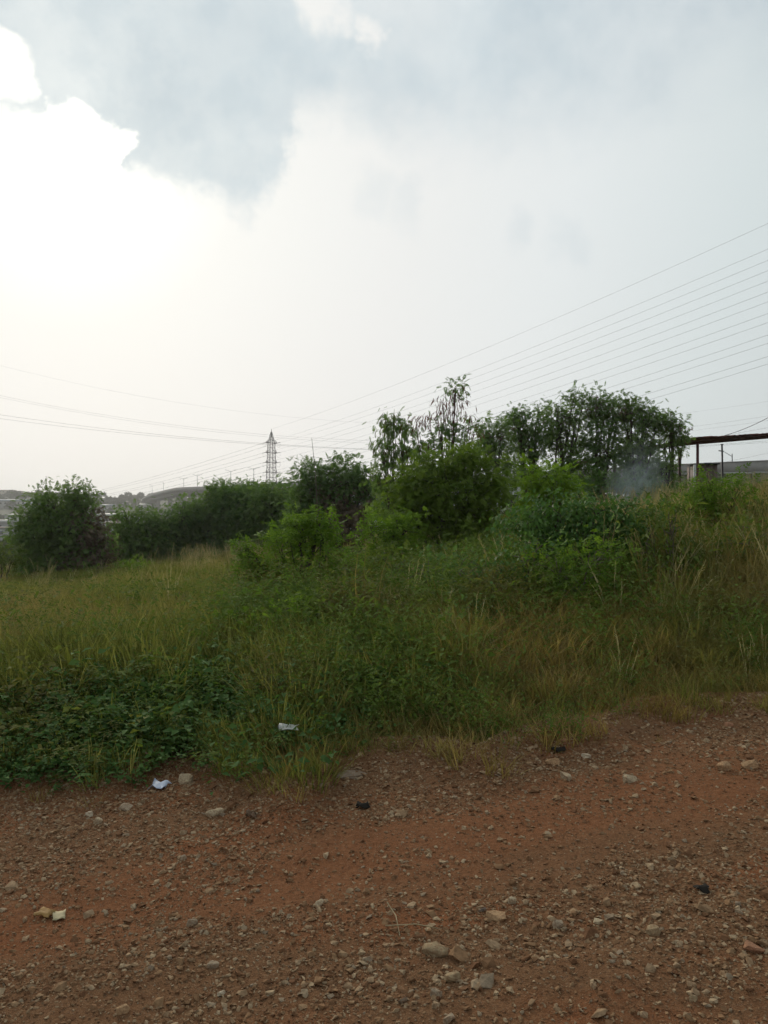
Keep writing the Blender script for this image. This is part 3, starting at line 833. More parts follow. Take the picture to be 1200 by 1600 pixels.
    for i, (bu, yy, lab, lobes) in enumerate(rt):
        plant('tree', lab, 'tree', TG, yy, bu, lobes, 'leuc', LEUC_D if i in (1, 3) else LEUC, .20, per=18, spread=.19, nstem=4, seed=70 + i, r0=.045, wisp=.28, out=.9, dens=.85, base_spread=.5,
              extra=[br((lobes[0][0] + 3, lobes[0][1], 14, 10), dens=.9, per=9)])
    plant('bush', 'vivid light green bush before the stems of the right hand trees', 'bush', BG, 19, 855,
          [(850, 752, 40, 26), (880, 765, 28, 24), (830, 775, 30, 26), (860, 788, 46, 22), (845, 806, 40, 20)], 'leuc', VIVID, .16, per=30, spread=.16, nstem=4, seed=80, dens=1.3)
    plant('bush', 'fresh green broad leaved bush left of centre in the grass', 'bush', BG, 11.5, 462,
          [(408, 880, 32, 28), (440, 856, 30, 30), (470, 840, 28, 28), (498, 826, 22, 22), (512, 862, 36, 32), (388, 905, 20, 24), (436, 900, 54, 28), (542, 882, 32, 28), (384, 858, 7, 16), (504, 808, 8, 14), (470, 816, 12, 12), (500, 905, 58, 24), (420, 925, 44, 20)],
          'sprig', BRIGHT, .12, per=16, spread=.11, nstem=6, seed=81, dens=2.2, base_spread=.4, wisp=.3, out=1.3)
    plant('bush', 'small bright green bush between the broad leaved bush and rounded bush', 'bush', BG, 15, 610,
          [(598, 836, 24, 26), (634, 830, 24, 26), (612, 864, 42, 24), (578, 822, 8, 18), (560, 862, 24, 20), (645, 880, 40, 20), (620, 812, 12, 12)], 'sprig', BRIGHT, .14, per=16, spread=.13, nstem=4, seed=82, dens=1.6, wisp=.3, out=1.3)
    plant('bush', 'dark glossy leaved bush with drooping shoots below the smoke', 'bush', BG, 10.5, 905,
          [(822, 838, 42, 30), (875, 826, 44, 28), (930, 824, 46, 28), (985, 832, 40, 28), (860, 866, 54, 30), (925, 860, 58, 34), (985, 858, 40, 28), (1015, 848, 24, 24), (900, 888, 70, 22)],
          'ovate', GLOSSY, .075, per=42, spread=.12, nstem=7, seed=83, dens=2.6, droop=.8, base_spread=.6)
    plant('bush', 'low olive green bush filling the gap right of the rounded bush', 'bush', BG, 13, 770,
          [(745, 868, 44, 24), (795, 858, 40, 26), (775, 892, 60, 22), (720, 894, 44, 18)], 'ovate', OLIVE, .075, per=36, spread=.13, nstem=5, seed=86, dens=2.2, base_spread=.5)
    plant('bush', 'leafy green bush in the tall grass before the rusty shelter', 'bush', BG, 12.5, 1115,
          [(1108, 765, 32, 24), (1145, 783, 32, 30), (1085, 796, 34, 30), (1125, 812, 50, 34), (1110, 846, 58, 28)], 'sprig', BRIGHT, .10, per=24, spread=.12, nstem=5, seed=84, dens=1.9, wisp=.3, out=1.3)
    scrub = [(590, 11, 'sprig', OLIVE, .10, 'yellow green weedy shrub below the small bright bush', [(560, 892, 40, 30), (620, 884, 46, 32), (595, 920, 64, 26)]),
             (690, 10, 'ovate', LEUC_D, .08, 'leafy scrub below the rounded bush in the middle', [(665, 895, 50, 34), (718, 890, 48, 34), (690, 930, 70, 28)]),
             (790, 9.5, 'ovate', GLOSSY, .07, 'dark leafy scrub left of the glossy bush, nearer the road', [(770, 898, 48, 36), (825, 892, 50, 36), (795, 935, 64, 26)]),
             (900, 9.0, 'sprig', BRIGHT, .09, 'leafy weeds before the dark glossy bush', [(870, 908, 46, 30), (930, 900, 48, 32), (905, 940, 62, 24)]),
             (1030, 9.5, 'narrow', OLIVE, .14, 'tall olive weeds between the glossy bush and the right hand bush', [(1010, 870, 36, 38), (1050, 850, 40, 42), (1035, 905, 56, 30)]),
             (1150, 10, 'narrow', MIXED, .14, 'tall weeds below the bush before the shelter', [(1115, 868, 42, 38), (1170, 852, 44, 42), (1150, 900, 60, 30)]),
             (1215, 12.5, 'sprig', OLIVE, .11, 'green shrub cut by the right edge of the picture', [(1190, 808, 30, 32), (1230, 795, 36, 38), (1210, 838, 46, 30)]),
             (250, 12, 'ovate', MIXED, .065, 'dark green weed patch in the left grass', [(240, 945, 48, 26), (285, 938, 38, 24)]),
             (380, 8.0, 'sprig', BRIGHT, .08, 'low weed clump at the middle of the left bank', [(370, 985, 50, 32), (430, 972, 46, 34)]),
             (720, 8.0, 'ovate', GLOSSY, .07, 'leafy weed clump above the grass at the road edge', [(700, 968, 56, 38), (640, 980, 46, 32), (750, 985, 40, 28)]),
             (960, 28, 'leuc', LEUC_D, .18, 'dark undergrowth around the stems of the right hand trees', [(900, 770, 34, 18), (945, 768, 36, 20), (995, 772, 36, 18), (1035, 772, 28, 16), (860, 775, 26, 16)])]
    for i, (bu, yy, kd, mt, sz, lab, lobes) in enumerate(scrub):
        plant('shrub', lab, 'shrub', BG, yy, bu, lobes, kd, mt, sz, per=20, spread=.13, nstem=5, seed=200 + i, dens=1.7, wisp=.35, out=1.4, base_spread=.4, r0=.014, droop=.2, bark='dry_wood')
    plant('shrub', 'small dark shrub in the grass near the left edge', 'shrub', BG, 13, 14, [(10, 966, 24, 20), (30, 960, 14, 14), (-10, 975, 22, 22)], 'ovate', GLOSSY, .065, per=30, spread=.1, nstem=4, seed=85, dens=2.6)


build_vegetation()

# ------------------------------------------------------------------ grasses and ground cover
def blades(name, mat, n, hgt, wid, spread, bend, seed, plume=0, stem_leaf=0):
    rs = np.random.RandomState(seed); V = []; Q = []; T = []; R = []; k = 0
    for i in range(n):
        a = rs.uniform(0, 6.28); r = spread * math.sqrt(rs.rand()); b = np.array([r * math.cos(a), r * math.sin(a), -.03])
        H = hgt * rs.uniform(.45, 1.1); d = rs.uniform(0, 6.28) if rs.rand() < .5 else a
        be = bend * rs.uniform(.2, 1.2) * H; w = wid * rs.uniform(.7, 1.3)
        o = np.array([math.cos(d), math.sin(d), 0]); s = np.array([-math.sin(d), math.cos(d), 0])
        tw = rs.uniform(-.8, .8); s = s * math.cos(tw) + o * math.sin(tw)
        prev = None; rr = rs.rand()
        for q, t in enumerate((0, .4, .75, 1.0)):
            c = b + o * be * t ** 2 + np.array([0, 0, H * (t - .18 * bend * t * t)])
            ww = w * (1, .9, .55, 0)[q] / 2
            if q < 3: V += [c - s * ww, c + s * ww]; R += [rr, rr]
            else: V += [c]; R += [rr]
            if q in (1, 2): Q.append((k + 2 * q - 2, k + 2 * q - 1, k + 2 * q + 1, k + 2 * q))
            elif q == 3: T.append((k + 4, k + 5, k + 6))
        k += 7
    me = mesh_np(name, np.array(V), Q, T, mat, R)
    return me


def plume_stalks(name, mat, n, hgt, seed, wid=.006):
    """straw stalks, each with a loose seed head of narrow spikelets"""
    rs = np.random.RandomState(seed); V = []; Q = []; R = []

    def quad(a, b, w, r):
        d = b - a; s = np.cross(d, rs.normal(0, 1, 3)); s = s / (np.linalg.norm(s) + 1e-9) * w / 2; k = len(V)
        V.extend([a - s, a + s, b + s * .4, b - s * .4]); Q.append((k, k + 1, k + 2, k + 3)); R.extend([r] * 4)
    for i in range(n):
        a = rs.uniform(0, 6.28); r = .12 * math.sqrt(rs.rand()); b = np.array([r * math.cos(a), r * math.sin(a), 0]); H = hgt * rs.uniform(.7, 1.1)
        o = np.array([math.cos(a), math.sin(a), 0]) * rs.uniform(.05, .35) * H; rr = rs.rand()
        pts = [b + o * t * t + np.array([0, 0, H * t]) for t in (0, .35, .7, 1.0)]
        for p, q in zip(pts, pts[1:]): quad(p, q, wid, rr)
        for j in range(9):
            t = .72 + .30 * j / 9; c = b + o * t * t + np.array([0, 0, H * t])
            quad(c, c + np.array([rs.normal(0, .02), rs.normal(0, .02), .045]) + o * .06, .010, rr)
        if rs.rand() < .7:
            c = pts[1]; quad(c, c + np.array([rs.normal(0, .15), rs.normal(0, .15), .18]), wid * 1.3, rr * .6)
    return mesh_np(name, np.array(V), Q, None, mat, R)


def leafy(name, mat, n, hgt, size, seed, kind='ovate', spread=.12, vine=False):
    """weed or creeper: several stems with leaves along them"""
    rs = np.random.RandomState(seed); pos = []; dr = []; sz = []; up = []; rn = []
    wood = []
    for s in range(n):
        a = rs.uniform(0, 6.28); H = hgt * rs.uniform(.5, 1.1); lean = rs.uniform(.1, .5) if not vine else rs.uniform(.8, 2.0)
        b = np.array([math.cos(a), math.sin(a), 0]) * spread * rs.rand()
        o = np.array([math.cos(a), math.sin(a), 0]) * lean * H
        m = 9 if not vine else 11; cr = rs.rand()
        for j in range(m):
            t = (j + 1) / m; zz = H * t if not vine else H * math.sin(t * 2.2)
            pos.append(b + o * t ** 1.3 + np.array([0, 0, zz]) + rs.normal(0, .015, 3))
            th = rs.uniform(0, 6.28); dr.append((math.cos(th), math.sin(th), rs.uniform(-.4, .35))); up.append(rs.normal(0, .25, 3) + (0, 0, 1))
            sz.append(size * rs.uniform(.6, 1.25) * (1.1 - .45 * t)); rn.append(.5 * cr + .5 * rs.rand())
    V, Q, r = place_leaves(kind, np.array(pos), np.array(dr), np.array(up), np.array(sz), np.array(rn))
    return mesh_np(name, V, Q, None, mat, r)


G_GREEN = leaf_mat('field_grass', (0.085, 0.102, 0.024), (0.180, 0.190, 0.050), (0.31, 0.29, 0.10), .4, .8, .28, (0.30, 0.235, 0.10), True, spec=.03)
G_DRY = leaf_mat('dry_grass', (0.12, 0.090, 0.030), (0.26, 0.190, 0.068), (0.41, 0.31, 0.135), .4, .8, .45, (0.19, 0.170, 0.055), True, spec=.03)
G_STRAW = leaf_mat('straw', (0.26, 0.21, 0.10), (0.38, 0.32, 0.165), (0.50, 0.43, 0.25), .3, .7, inst=True)
G_DARK = leaf_mat('creeper_leaf', (0.040, 0.090, 0.022), (0.075, 0.145, 0.040), (0.13, 0.21, 0.066), .35, .75, inst=True, spec=0.04)
G_WEED = leaf_mat('weed_leaf', (0.060, 0.105, 0.018), (0.110, 0.170, 0.032), (0.19, 0.24, 0.062), .4, .75, .6, (0.15, 0.14, 0.042), True, spec=0.04)

TALL = [blades('tall_tuft', G_GREEN, 20, 1.05, .016, .16, .45, 200 + i) for i in range(2)] + [blades('tall_tuft', G_DRY, 20, 1.10, .014, .16, .5, 210 + i) for i in range(3)]
TUFT = [blades('grass_tuft', G_GREEN, 28, .52, .0125, .12, .55, i) for i in range(6)]
TUFT_FAR = [blades('grass_tuft', G_GREEN, 26, .62, .032, .28, .5, 20 + i) for i in range(4)]
DRY = [blades('dry_tuft', G_DRY, 30, .42, .0105, .12, .80, 40 + i) for i in range(6)]
DRY_FAR = [blades('dry_tuft', G_DRY, 26, .70, .028, .28, .55, 60 + i) for i in range(4)]
PLUME = [plume_stalks('seed_stalks', G_STRAW, 6, 1.15, 80 + i, .010) for i in range(5)]
VINE = [leafy('creeper', G_DARK, 10, .24, .050 + .007 * i, 100 + i, 'ovate', .15, True) for i in range(5)] + [leafy('creeper', G_WEED, 7, .30, .07, 110 + i, ('ovate', 'sprig')[i % 2], .15, True) for i in range(2)]
WEED = [leafy('weed', G_WEED, 10, .52, .048, 120 + i, 'ovate', .16) for i in range(5)]
WEED_N = [leafy('weed', G_WEED, 11, .55, .085, 140 + i, 'narrow', .14) for i in range(4)]


def field_points(N, y0, y1, wl=.62, wr=.62, pad=1.2):
    """points of the field seen from about here, uniform on the ground"""
    y = np.sqrt(RS.uniform(y0 * y0, y1 * y1, N)); x = RS.uniform(-1, 1, N)
    x = np.where(x < 0, x * (wl * y + pad), x * (wr * y + pad))
    return x, y


def img(x, y): return 600 + F * x / y


def off_edge(x, y):
    e = edge_y(x) - 0.10 + 0.42 * (fbm(x * 1.9, y * 1.9, 3) - .5)
    return y - e


def emit(name, x, y, s, idxn, protos, label, tilt=.12, zs=None, sink=0.0):
    n = len(x); z = np.maximum(h(x, y), 0) * 0 + h(x, y) - sink
    rot = np.stack([RS.normal(0, tilt, n), RS.normal(0, tilt, n), RS.uniform(0, 6.28, n)], 1)
    zs = s if zs is None else zs
    return scatter(name, np.stack([x, y, z], 1), rot, np.stack([s, s, zs], 1), RS.randint(0, idxn, n), protos, label)


def build_field():
    # ---- green to olive grass: left and middle, everywhere some
    x, y = field_points(21000, 4.2, 17); e = off_edge(x, y); u = img(x, y)
    pn = fbm(x * .55 + 8, y * .55, 3)
    mid = sm(u, 380, 500) * (1 - sm(u, 860, 980)) * sm(e, .7, 1.6)
    green = (1 - .90 * sm(u, 660, 860)) * (1 - .60 * mid)                       # drier to the right
    vine = (1 - sm(u, 330, 480)) * (1 - sm(e, 1.1, 2.2))     # creepers own the left front
    bare = np.exp(-(((x + 6.1) / 1.2) ** 2 + ((y - 13.2) / .5) ** 2))
    keep = (e > .05) & (RS.rand(len(x)) < green * (1 - .22 * vine) * (1 - .9 * bare) * (.25 + 1.5 * sm(pn, .36, .60)))
    s = (.55 + .6 * sm(e, .1, 2.5)) * RS.uniform(.7, 1.25, len(x)) * (.75 + .5 * fbm(x * .4, y * .4 + 40, 2))
    s = s * (1 - .30 * sm(y, 10, 16) * (1 - sm(u, 380, 600)))
    emit('field_grass', x[keep], y[keep], s[keep], 6, TUFT, 'olive green grass filling the left and middle of the field')
    # ---- dry brownish grass: right, and the lip of the road
    x, y = field_points(22000, 4.2, 17); e = off_edge(x, y); u = img(x, y); pn = fbm(x * .6 + 30, y * .6, 3)
    dry = .12 + 1.1 * sm(u, 600, 800)
    dry = np.maximum(dry, 1.3 * sm(u, 345, 385) * (1 - sm(e, .4, 1.1)))
    dry = np.maximum(dry, .75 * (1 - sm(u, 120, 420)) * sm(e, 2.6, 4.5) * sm(fbm(x * .3 + 2, y * .3, 2), .40, .60))
    vine = (1 - sm(u, 300, 420)) * (1 - sm(e, 1.1, 2.2))
    keep = (e > .0) & (RS.rand(len(x)) < dry * (1 - .95 * vine) * (.25 + 1.5 * sm(pn, .34, .60)))
    s = (.55 + .75 * sm(e, .1, 2.8)) * RS.uniform(.7, 1.25, len(x))
    s = s * (1 - .30 * sm(y, 10, 16) * (1 - sm(u, 380, 600)))
    emit('dry_grass', x[keep], y[keep], s[keep], 6, DRY, 'dry brownish grass covering the right hand bank')
    # ---- creepers at the left front
    x, y = field_points(8000, 4.2, 9.5); e = off_edge(x, y); u = img(x, y)
    k = np.maximum(.7 * (1 - sm(u, 240, 430)) * (1 - sm(e, 1.0, 2.6)), .13 * (1 - sm(u, 560, 720)) * sm(e, .25, .6) * (1 - sm(e, 1.6, 2.6)))
    keep = (e > .02) & (RS.rand(len(x)) < k)
    s = RS.uniform(.7, 1.3, len(x)) * (.8 + .5 * sm(e, 0, 1.2))
    emit('creepers', x[keep], y[keep], s[keep], 7, VINE, 'dark green broad leaved creepers spilling onto the road at left', .1)
    # ---- weeds in the middle
    x, y = field_points(15000, 4.8, 15); e = off_edge(x, y); u = img(x, y); pn = fbm(x * .8 + 60, y * .8, 3)
    k = (sm(u, 300, 450) * (1 - .88 * sm(u, 780, 920)) * .75 + .10) * (.2 + 1.5 * sm(pn, .42, .62))
    k = np.maximum(k, .30 * (1 - sm(u, 300, 520)) * (1 - sm(e, 2.2, 4)))
    keep = (e > .12) & (RS.rand(len(x)) < k)
    s = RS.uniform(.6, 1.3, len(x)) * (.62 + .75 * sm(e, 0, 3))
    emit('weeds', x[keep], y[keep], s[keep], 9, WEED + WEED_N, 'mixed leafy weeds growing through the grass')
    # ---- tall grass climbing the right bank and standing among the bushes
    x, y = field_points(7000, 6.5, 20); e = off_edge(x, y); u = img(x, y); pn = fbm(x * .7 + 25, y * .7, 3)
    k = .85 * sm(u, 985, 1080) * sm(e, 1.6, 3.2) * (.3 + 1.2 * sm(pn, .38, .6)) + .14 * sm(u, 480, 620) * sm(e, 2.2, 3.8) * sm(pn, .44, .62)
    keep = (e > 1) & (RS.rand(len(x)) < k)
    s = RS.uniform(.65, 1.15, len(x)) * (.7 + .30 * sm(e, 2, 4.5))
    emit('tall_grass', x[keep], y[keep], s[keep], 5, TALL, 'tall arching grass climbing the right hand bank', .16)
    # ---- stray tufts on the road shoulder
    x, y = field_points(1500, 4.2, 8); e = off_edge(x, y)
    keep = (e < .1) & (e > -.55) & (RS.rand(len(x)) < .22 * np.exp(e * 4) * sm(fbm(x * 2.5, y * 2.5 + 70, 3), .42, .6))
    s = RS.uniform(.2, .5, len(x))
    emit('shoulder_grass', x[keep], y[keep], s[keep], 6, DRY, 'stray small tufts at the edge of the road', .2, sink=.02)
    # ---- farther grass
    x, y = field_points(20000, 16, 62, .6, .6, 2); u = img(x, y); pn = fbm(x * .25 + 3, y * .25, 3)
    keep = RS.rand(len(x)) < (1 - .45 * sm(u, 560, 800)) * (.6 + .6 * pn) * np.clip(1.3 - y / 60, .35, 1)
    s = RS.uniform(.6, 1.15, len(x)) * (.62 + .25 * sm(u, 400, 800))
    emit('far_grass', x[keep], y[keep], s[keep], 4, TUFT_FAR, 'grass of the far field reaching to the trees')
    x, y = field_points(11000, 15, 60, .6, .6, 2); u = img(x, y)
    keep = RS.rand(len(x)) < np.maximum(.75 * sm(u, 600, 850), .16 * sm(fbm(x * .2, y * .2 + 9, 3), .45, .6)) * np.clip(1.3 - y / 60, .35, 1)
    s = RS.uniform(.6, 1.15, len(x)) * (.6 + .35 * sm(u, 500, 850))
    emit('far_dry_grass', x[keep], y[keep], s[keep], 4, DRY_FAR, 'dry tan grass of the far field at right')
    # ---- seed heads
    x, y = field_points(6000, 6, 40); e = off_edge(x, y); u = img(x, y); pn = fbm(x * .5 + 90, y * .5, 3)
    k = .9 * sm(u, 830, 930) * sm(e, 2.2, 4) * (1 - .6 * sm(y, 14, 20)) * sm(pn, .38, .60) + .12 * sm(pn, .46, .60) * sm(e, 4, 7) + .02
    k = np.maximum(k, .6 * np.exp(-((u - 340) / 60) ** 2) * sm(y, 24, 29))
    k = np.maximum(k, (.30 * sm(u, 520, 760) + .05) * sm(e, .2, .8) * (1 - sm(y, 12, 14)))
    short = (1 - sm(e, 1.5, 4.0))
    keep = (e > .15) & (RS.rand(len(x)) < k)
    s = RS.uniform(.6, 1.1, len(x)) * (.72 + .2 * sm(u, 600, 900)) * (1 - .52 * short)
    emit('seed_grass', x[keep], y[keep], s[keep], 5, PLUME, 'pale straw coloured seed heads standing above the grass')


build_field()

# ------------------------------------------------------------------ power pylon and cables
PD = 330.0
PX = (424 - 600) / F * PD
LEV = [692, 707.4, 722.8, 738.2, 753.6, 769.0]
LZ = [EYE + (800 - v) / F * PD for v in LEV]; TIPZ = EYE + (800 - 670.5) / F * PD
LDIR = np.array([0.565, -0.825]); PERP = np.array([0.825, 0.565])
ARM = 2.6


def pyl(a, b, z): return np.array([PX + PERP[0] * a + LDIR[0] * b, PD + PERP[1] * a + LDIR[1] * b, z])


def build_pylon():
    gz = hh(PX, PD) - .3
    base = np.array([PX, PD, gz])
    root = empty('power_pylon', tuple(base), 'grey steel lattice power pylon rising above the dark thicket', 'pylon')

    def half(z): return np.interp(z, [gz, LZ[5], LZ[3], LZ[0], TIPZ - 1.2], [2.9, 1.7, 1.45, 1.05, .15])
    for sa in (-1, 1):
        for sb in (-1, 1):
            mb = MB(); zs = [gz, LZ[5], LZ[3], LZ[0], TIPZ - 1.2]
            mb.tube([pyl(sa * half(z), sb * half(z), z) for z in zs], .125, 4); mb.build('leg', M['steel'], root, False, base)
    zs = [gz + (LZ[5] - gz) * q for q in (0, .3, .55, .78)]
    for a, b in zip(LZ[::-1], LZ[::-1][1:] + [TIPZ - 3.2]): zs += [a, (a + b) / 2]
    zs += [TIPZ - 3.2, TIPZ - 1.2]
    mb = MB()
    for z0, z1 in zip(zs, zs[1:]):
        w0, w1 = half(z0), half(z1)
        cs = [(-1, -1), (1, -1), (1, 1), (-1, 1)]
        for i in range(4):
            p, q = cs[i], cs[(i + 1) % 4]
            mb.tube([pyl(p[0] * w0, p[1] * w0, z0), pyl(q[0] * w1, q[1] * w1, z1)], .045, 3, False)
            mb.tube([pyl(q[0] * w0, q[1] * w0, z0), pyl(p[0] * w1, p[1] * w1, z1)], .045, 3, False)
            mb.tube([pyl(p[0] * w1, p[1] * w1, z1), pyl(q[0] * w1, q[1] * w1, z1)], .07, 3, False)
    mb.build('bracing', M['steel'], root, False, base)
    mb = MB(); mb.tube([pyl(0, 0, TIPZ - 3.2), pyl(0, 0, TIPZ)], [.16, .10], 5); mb.build('peak', M['steel'], root, False, base)
    for z in LZ:
        w = half(z)
        for s in (-1, 1):
            mb = MB(); tip = pyl(s * (ARM + .1), 0, z)
            for sb in (-1, 1):
                mb.tube([pyl(s * w, sb * w, z), tip], .14, 3); mb.tube([pyl(s * w * .97, sb * w * .97, z + 1.3), tip], .09, 3)
            mb.build('cross_arm', M['steel'], root, False, base)
            for sb in (-1, 1):
                mb = MB(); n = 14
                p0 = tip; p1 = p0 + (np.array([LDIR[0], LDIR[1], .06]) if sb > 0 else np.array([LEFT[0], LEFT[1], -.02])) * 2.6
                t = np.linspace(0, 1, n)[:, None]; mb.tube(p0 * (1 - t) + p1 * t, np.where(np.arange(n) % 2, .14, .06), 6)
                mb.build('insulator', M['insulator'], root, False, base)
            mb = MB(); t = np.linspace(0, 1, 9); a0 = tip + np.array([LDIR[0], LDIR[1], .06]) * 2.6; a1 = tip + np.array([LEFT[0], LEFT[1], -.02]) * 2.6
            pts = [a0 * (1 - q) + a1 * q + np.array([PERP[0] * s, PERP[1] * s, 0]) * .8 * math.sin(q * math.pi) - np.array([0, 0, 1.9 * math.sin(q * math.pi)]) for q in t]
            mb.tube(pts, .04, 3); mb.build('jumper_loop', M['cable'], root, False, base)


LEND = np.array([(60 - 600) / F * 820, 820.0]); LV = LEND - np.array([PX, PD]); LLEN = np.linalg.norm(LV); LEFT = LV / LLEN


def wire(name, pts, r, mat, label, cat='cable', group='overhead power cables'):
    pts = np.asarray(pts, float); o0 = pts[0]
    mb = MB(); mb.tube(pts, r, 4)
    o = mb.build(name, M[mat], None, True, o0); o.location = o0
    return tag(o, label, cat, group)


def build_cables():
    D2 = np.array([120.5, -176.0])
    s = np.linspace(0, 1.3, 40)
    rise = 12.2 * s + 9.22 * s * s
    ords = ['top', 'second', 'third', 'fourth', 'fifth', 'sixth', 'seventh', 'eighth', 'ninth', 'tenth', 'eleventh', 'twelfth', 'lowest']

    def right(a, z, k):
        p = pyl(a, 0, z) + np.array([LDIR[0], LDIR[1], 0]) * (2.6 if k else 0)
        pts = np.stack([p[0] + D2[0] * s, p[1] + D2[1] * s, p[2] + rise], 1)
        n = 'single earth wire rising from the pylon tip to the right edge' if k == 0 else \
            '%s cable counted down in the fan rising from the pylon to the right edge' % ords[k]
        wire('power_cable', pts, .024, 'cable', n)
    t = np.linspace(0, 1, 30); sag = -9.0 * 4 * t * (1 - t) * .5

    def left(a, z, lab):
        p = pyl(a, 0, z) + np.array([LEFT[0], LEFT[1], 0]) * 2.6
        zend = EYE + 12 + (z - LZ[0]) * .95
        pts = np.stack([p[0] + LV[0] * t, p[1] + LV[1] * t, p[2] + (zend - p[2]) * t + sag], 1)
        wire('power_cable', pts, .045, 'cable', lab)
    right(0, TIPZ, 0)
    k = 1
    an = ['top', 'second', 'third', 'fourth', 'fifth', 'lowest']
    for i, z in enumerate(LZ):
        for sd in (-1, 1):
            right(sd * ARM, z, k); k += 1
            left(sd * ARM, z, 'cable sloping down left from the %s arm of the pylon, %s of its pair' % (an[i], 'upper' if sd < 0 else 'lower'))
    # a second, farther line that sags across the picture behind the pylon
    us = np.linspace(-90, 1330, 60)

    def far(c0, a, b, D, r, lab):
        v = c0 + a * us + b * us * us
        wire('power_cable', [px(u, q, D) for u, q in zip(us, v)], r, 'cable', lab, group='far crossing power cables')
    far(571, .2569, -1.752e-4, 440, .025, 'faint highest cable of the far line sagging behind the pylon')
    far(618, .2106, -1.533e-4, 425, .035, 'upper cable of the far pair that starts above the left edge wires')
    far(621, .2100, -1.500e-4, 436, .035, 'lower cable of the far pair that starts above the left edge wires')
    far(648, .1480, -9.50e-5, 425, .05, 'upper cable of the lowest far pair, darkest at the left edge')
    far(654, .1340, -8.60e-5, 436, .05, 'lower cable of the lowest far pair, darkest at the left edge')
    us2 = np.linspace(700, 1330, 20)
    for v0, sl, lab in ((708, .21, 'single low cable above the flyover at the right edge'), (668, .19, 'thin cable just above the rusty shelter roof'),):
        wire('power_cable', [px(u, v0 + (1200 - u) * sl - 6e-5 * (1200 - u) ** 2, 300) for u in us2], .03, 'cable', lab, group='far crossing power cables')


build_pylon(); build_cables()

# ------------------------------------------------------------------ flyover with lamps
FP = np.array([(190, 20, 8.2), (120, 76, 8.8), (62, 130, 9.5), (20, 230, 11.4), (-30, 325, 13.4), (-77, 402, 14.4), (-100, 446, 15.4), (-122, 496, 16.4),
               (-150, 572, 17.0), (-185, 655, 16.0), (-216, 735, 13.6), (-232, 800, 11.4), (-228, 870, 9.6), (-190, 930, 8.4)], float)


def spline(P, n):
    P = np.asarray(P); m = len(P); out = []
    for i in range(m - 1):
        p0, p1, p2, p3 = P[max(i - 1, 0)], P[i], P[i + 1], P[min(i + 2, m - 1)]
        for k in range(n):
            t = k / n; out.append(.5 * (2 * p1 + (p2 - p0) * t + (2 * p0 - 5 * p1 + 4 * p2 - p3) * t * t + (3 * p1 - p0 - 3 * p2 + p3) * t ** 3))
    out.append(P[-1]); return np.array(out)


def build_flyover():
    c = spline(FP, 8); tg = np.gradient(c, axis=0); tg[:, 2] = 0; tg = nrm(tg); nr = np.stack([-tg[:, 1], tg[:, 0], tg[:, 2] * 0], 1)
    base = np.array([c[30][0], c[30][1], hh(c[30][0], c[30][1])])
    root = empty('flyover', tuple(base), 'long grey concrete flyover curving behind the trees', 'flyover')

    def sweep(prof, name, mat):
        rings = [[p + n * a + np.array([0, 0, b]) for a, b in prof] for p, n in zip(c, nr)]
        mb = MB(); mb.loft(rings); return mb.build(name, M[mat], root, False, base)
    sweep([(-6.2, -1.75), (6.2, -1.75), (6.2, -1.2), (-6.2, -1.2)], 'deck', 'concrete')
    sweep([(-3.4, -4.4), (3.4, -4.4), (4.6, -1.77), (-4.6, -1.77)], 'girder', 'concrete_shaded')
    for s in (-1, 1):
        a, b = s * 6.25, s * 5.95
        sweep([(min(a, b), -1.9), (max(a, b), -1.9), (max(a, b), 0), (min(a, b), 0)], 'parapet', 'concrete')
        sweep([(min(a, b) - .06, .003), (max(a, b) + .06, .003), (max(a, b) + .06, .16), (min(a, b) - .06, .16)], 'coping', 'concrete')
    for i in range(6, len(c) - 2, 6):
        p = c[i]; gz = hh(p[0], p[1]) - 1
        mb = MB(); a = math.atan2(tg[i][1], tg[i][0])
        mb.box((p[0], p[1], (gz + p[2] - 5.3) / 2), (1.8, 3.2, p[2] - 5.3 - gz), a); mb.box((p[0], p[1], p[2] - 4.85), (2.2, 6.0, .9), a)
        mb.build('pier', M['concrete_shaded'], root, False, base)
    return c, nr


def street_lamp(p, hgt, along, double, lab, r=.09):
    p = np.asarray(p, float)
    root = empty('street_lamp', tuple(p), lab, 'street lamp', 'street lamps along the flyover')
    mb = MB(); mb.tube([(0, 0, 0), (0, 0, hgt)], [r * 1.3, r * .8], 6); mb.build('pole', M['lamp_grey'], root, True)
    for s in ((-1, 1) if double else (-1,)):
        a = np.array(along) * s
        mb = MB(); mb.tube([(0, 0, hgt - .5), tuple(a * 1.1) + (hgt + .05,), tuple(a * 1.9) + (hgt + .35,)], r * .55, 5); mb.build('arm', M['lamp_grey'], root, True)
        mb = MB(); hv = []
        for q, w, dz in ((1.8, .12, 0), (2.1, .26, .04), (2.6, .26, .1), (2.85, .1, .14)):
            c0 = np.array([a[0] * q, a[1] * q, hgt + .35 + dz]); n = np.array([-a[1], a[0], 0])
            hv.append([c0 - n * w - (0, 0, .06), c0 + n * w - (0, 0, .06), c0 + n * w * .6 + (0, 0, .10), c0 - n * w * .6 + (0, 0, .10)])
        mb.loft(hv); mb.build('lamp_head', M['lamp_grey'], root)
    return root


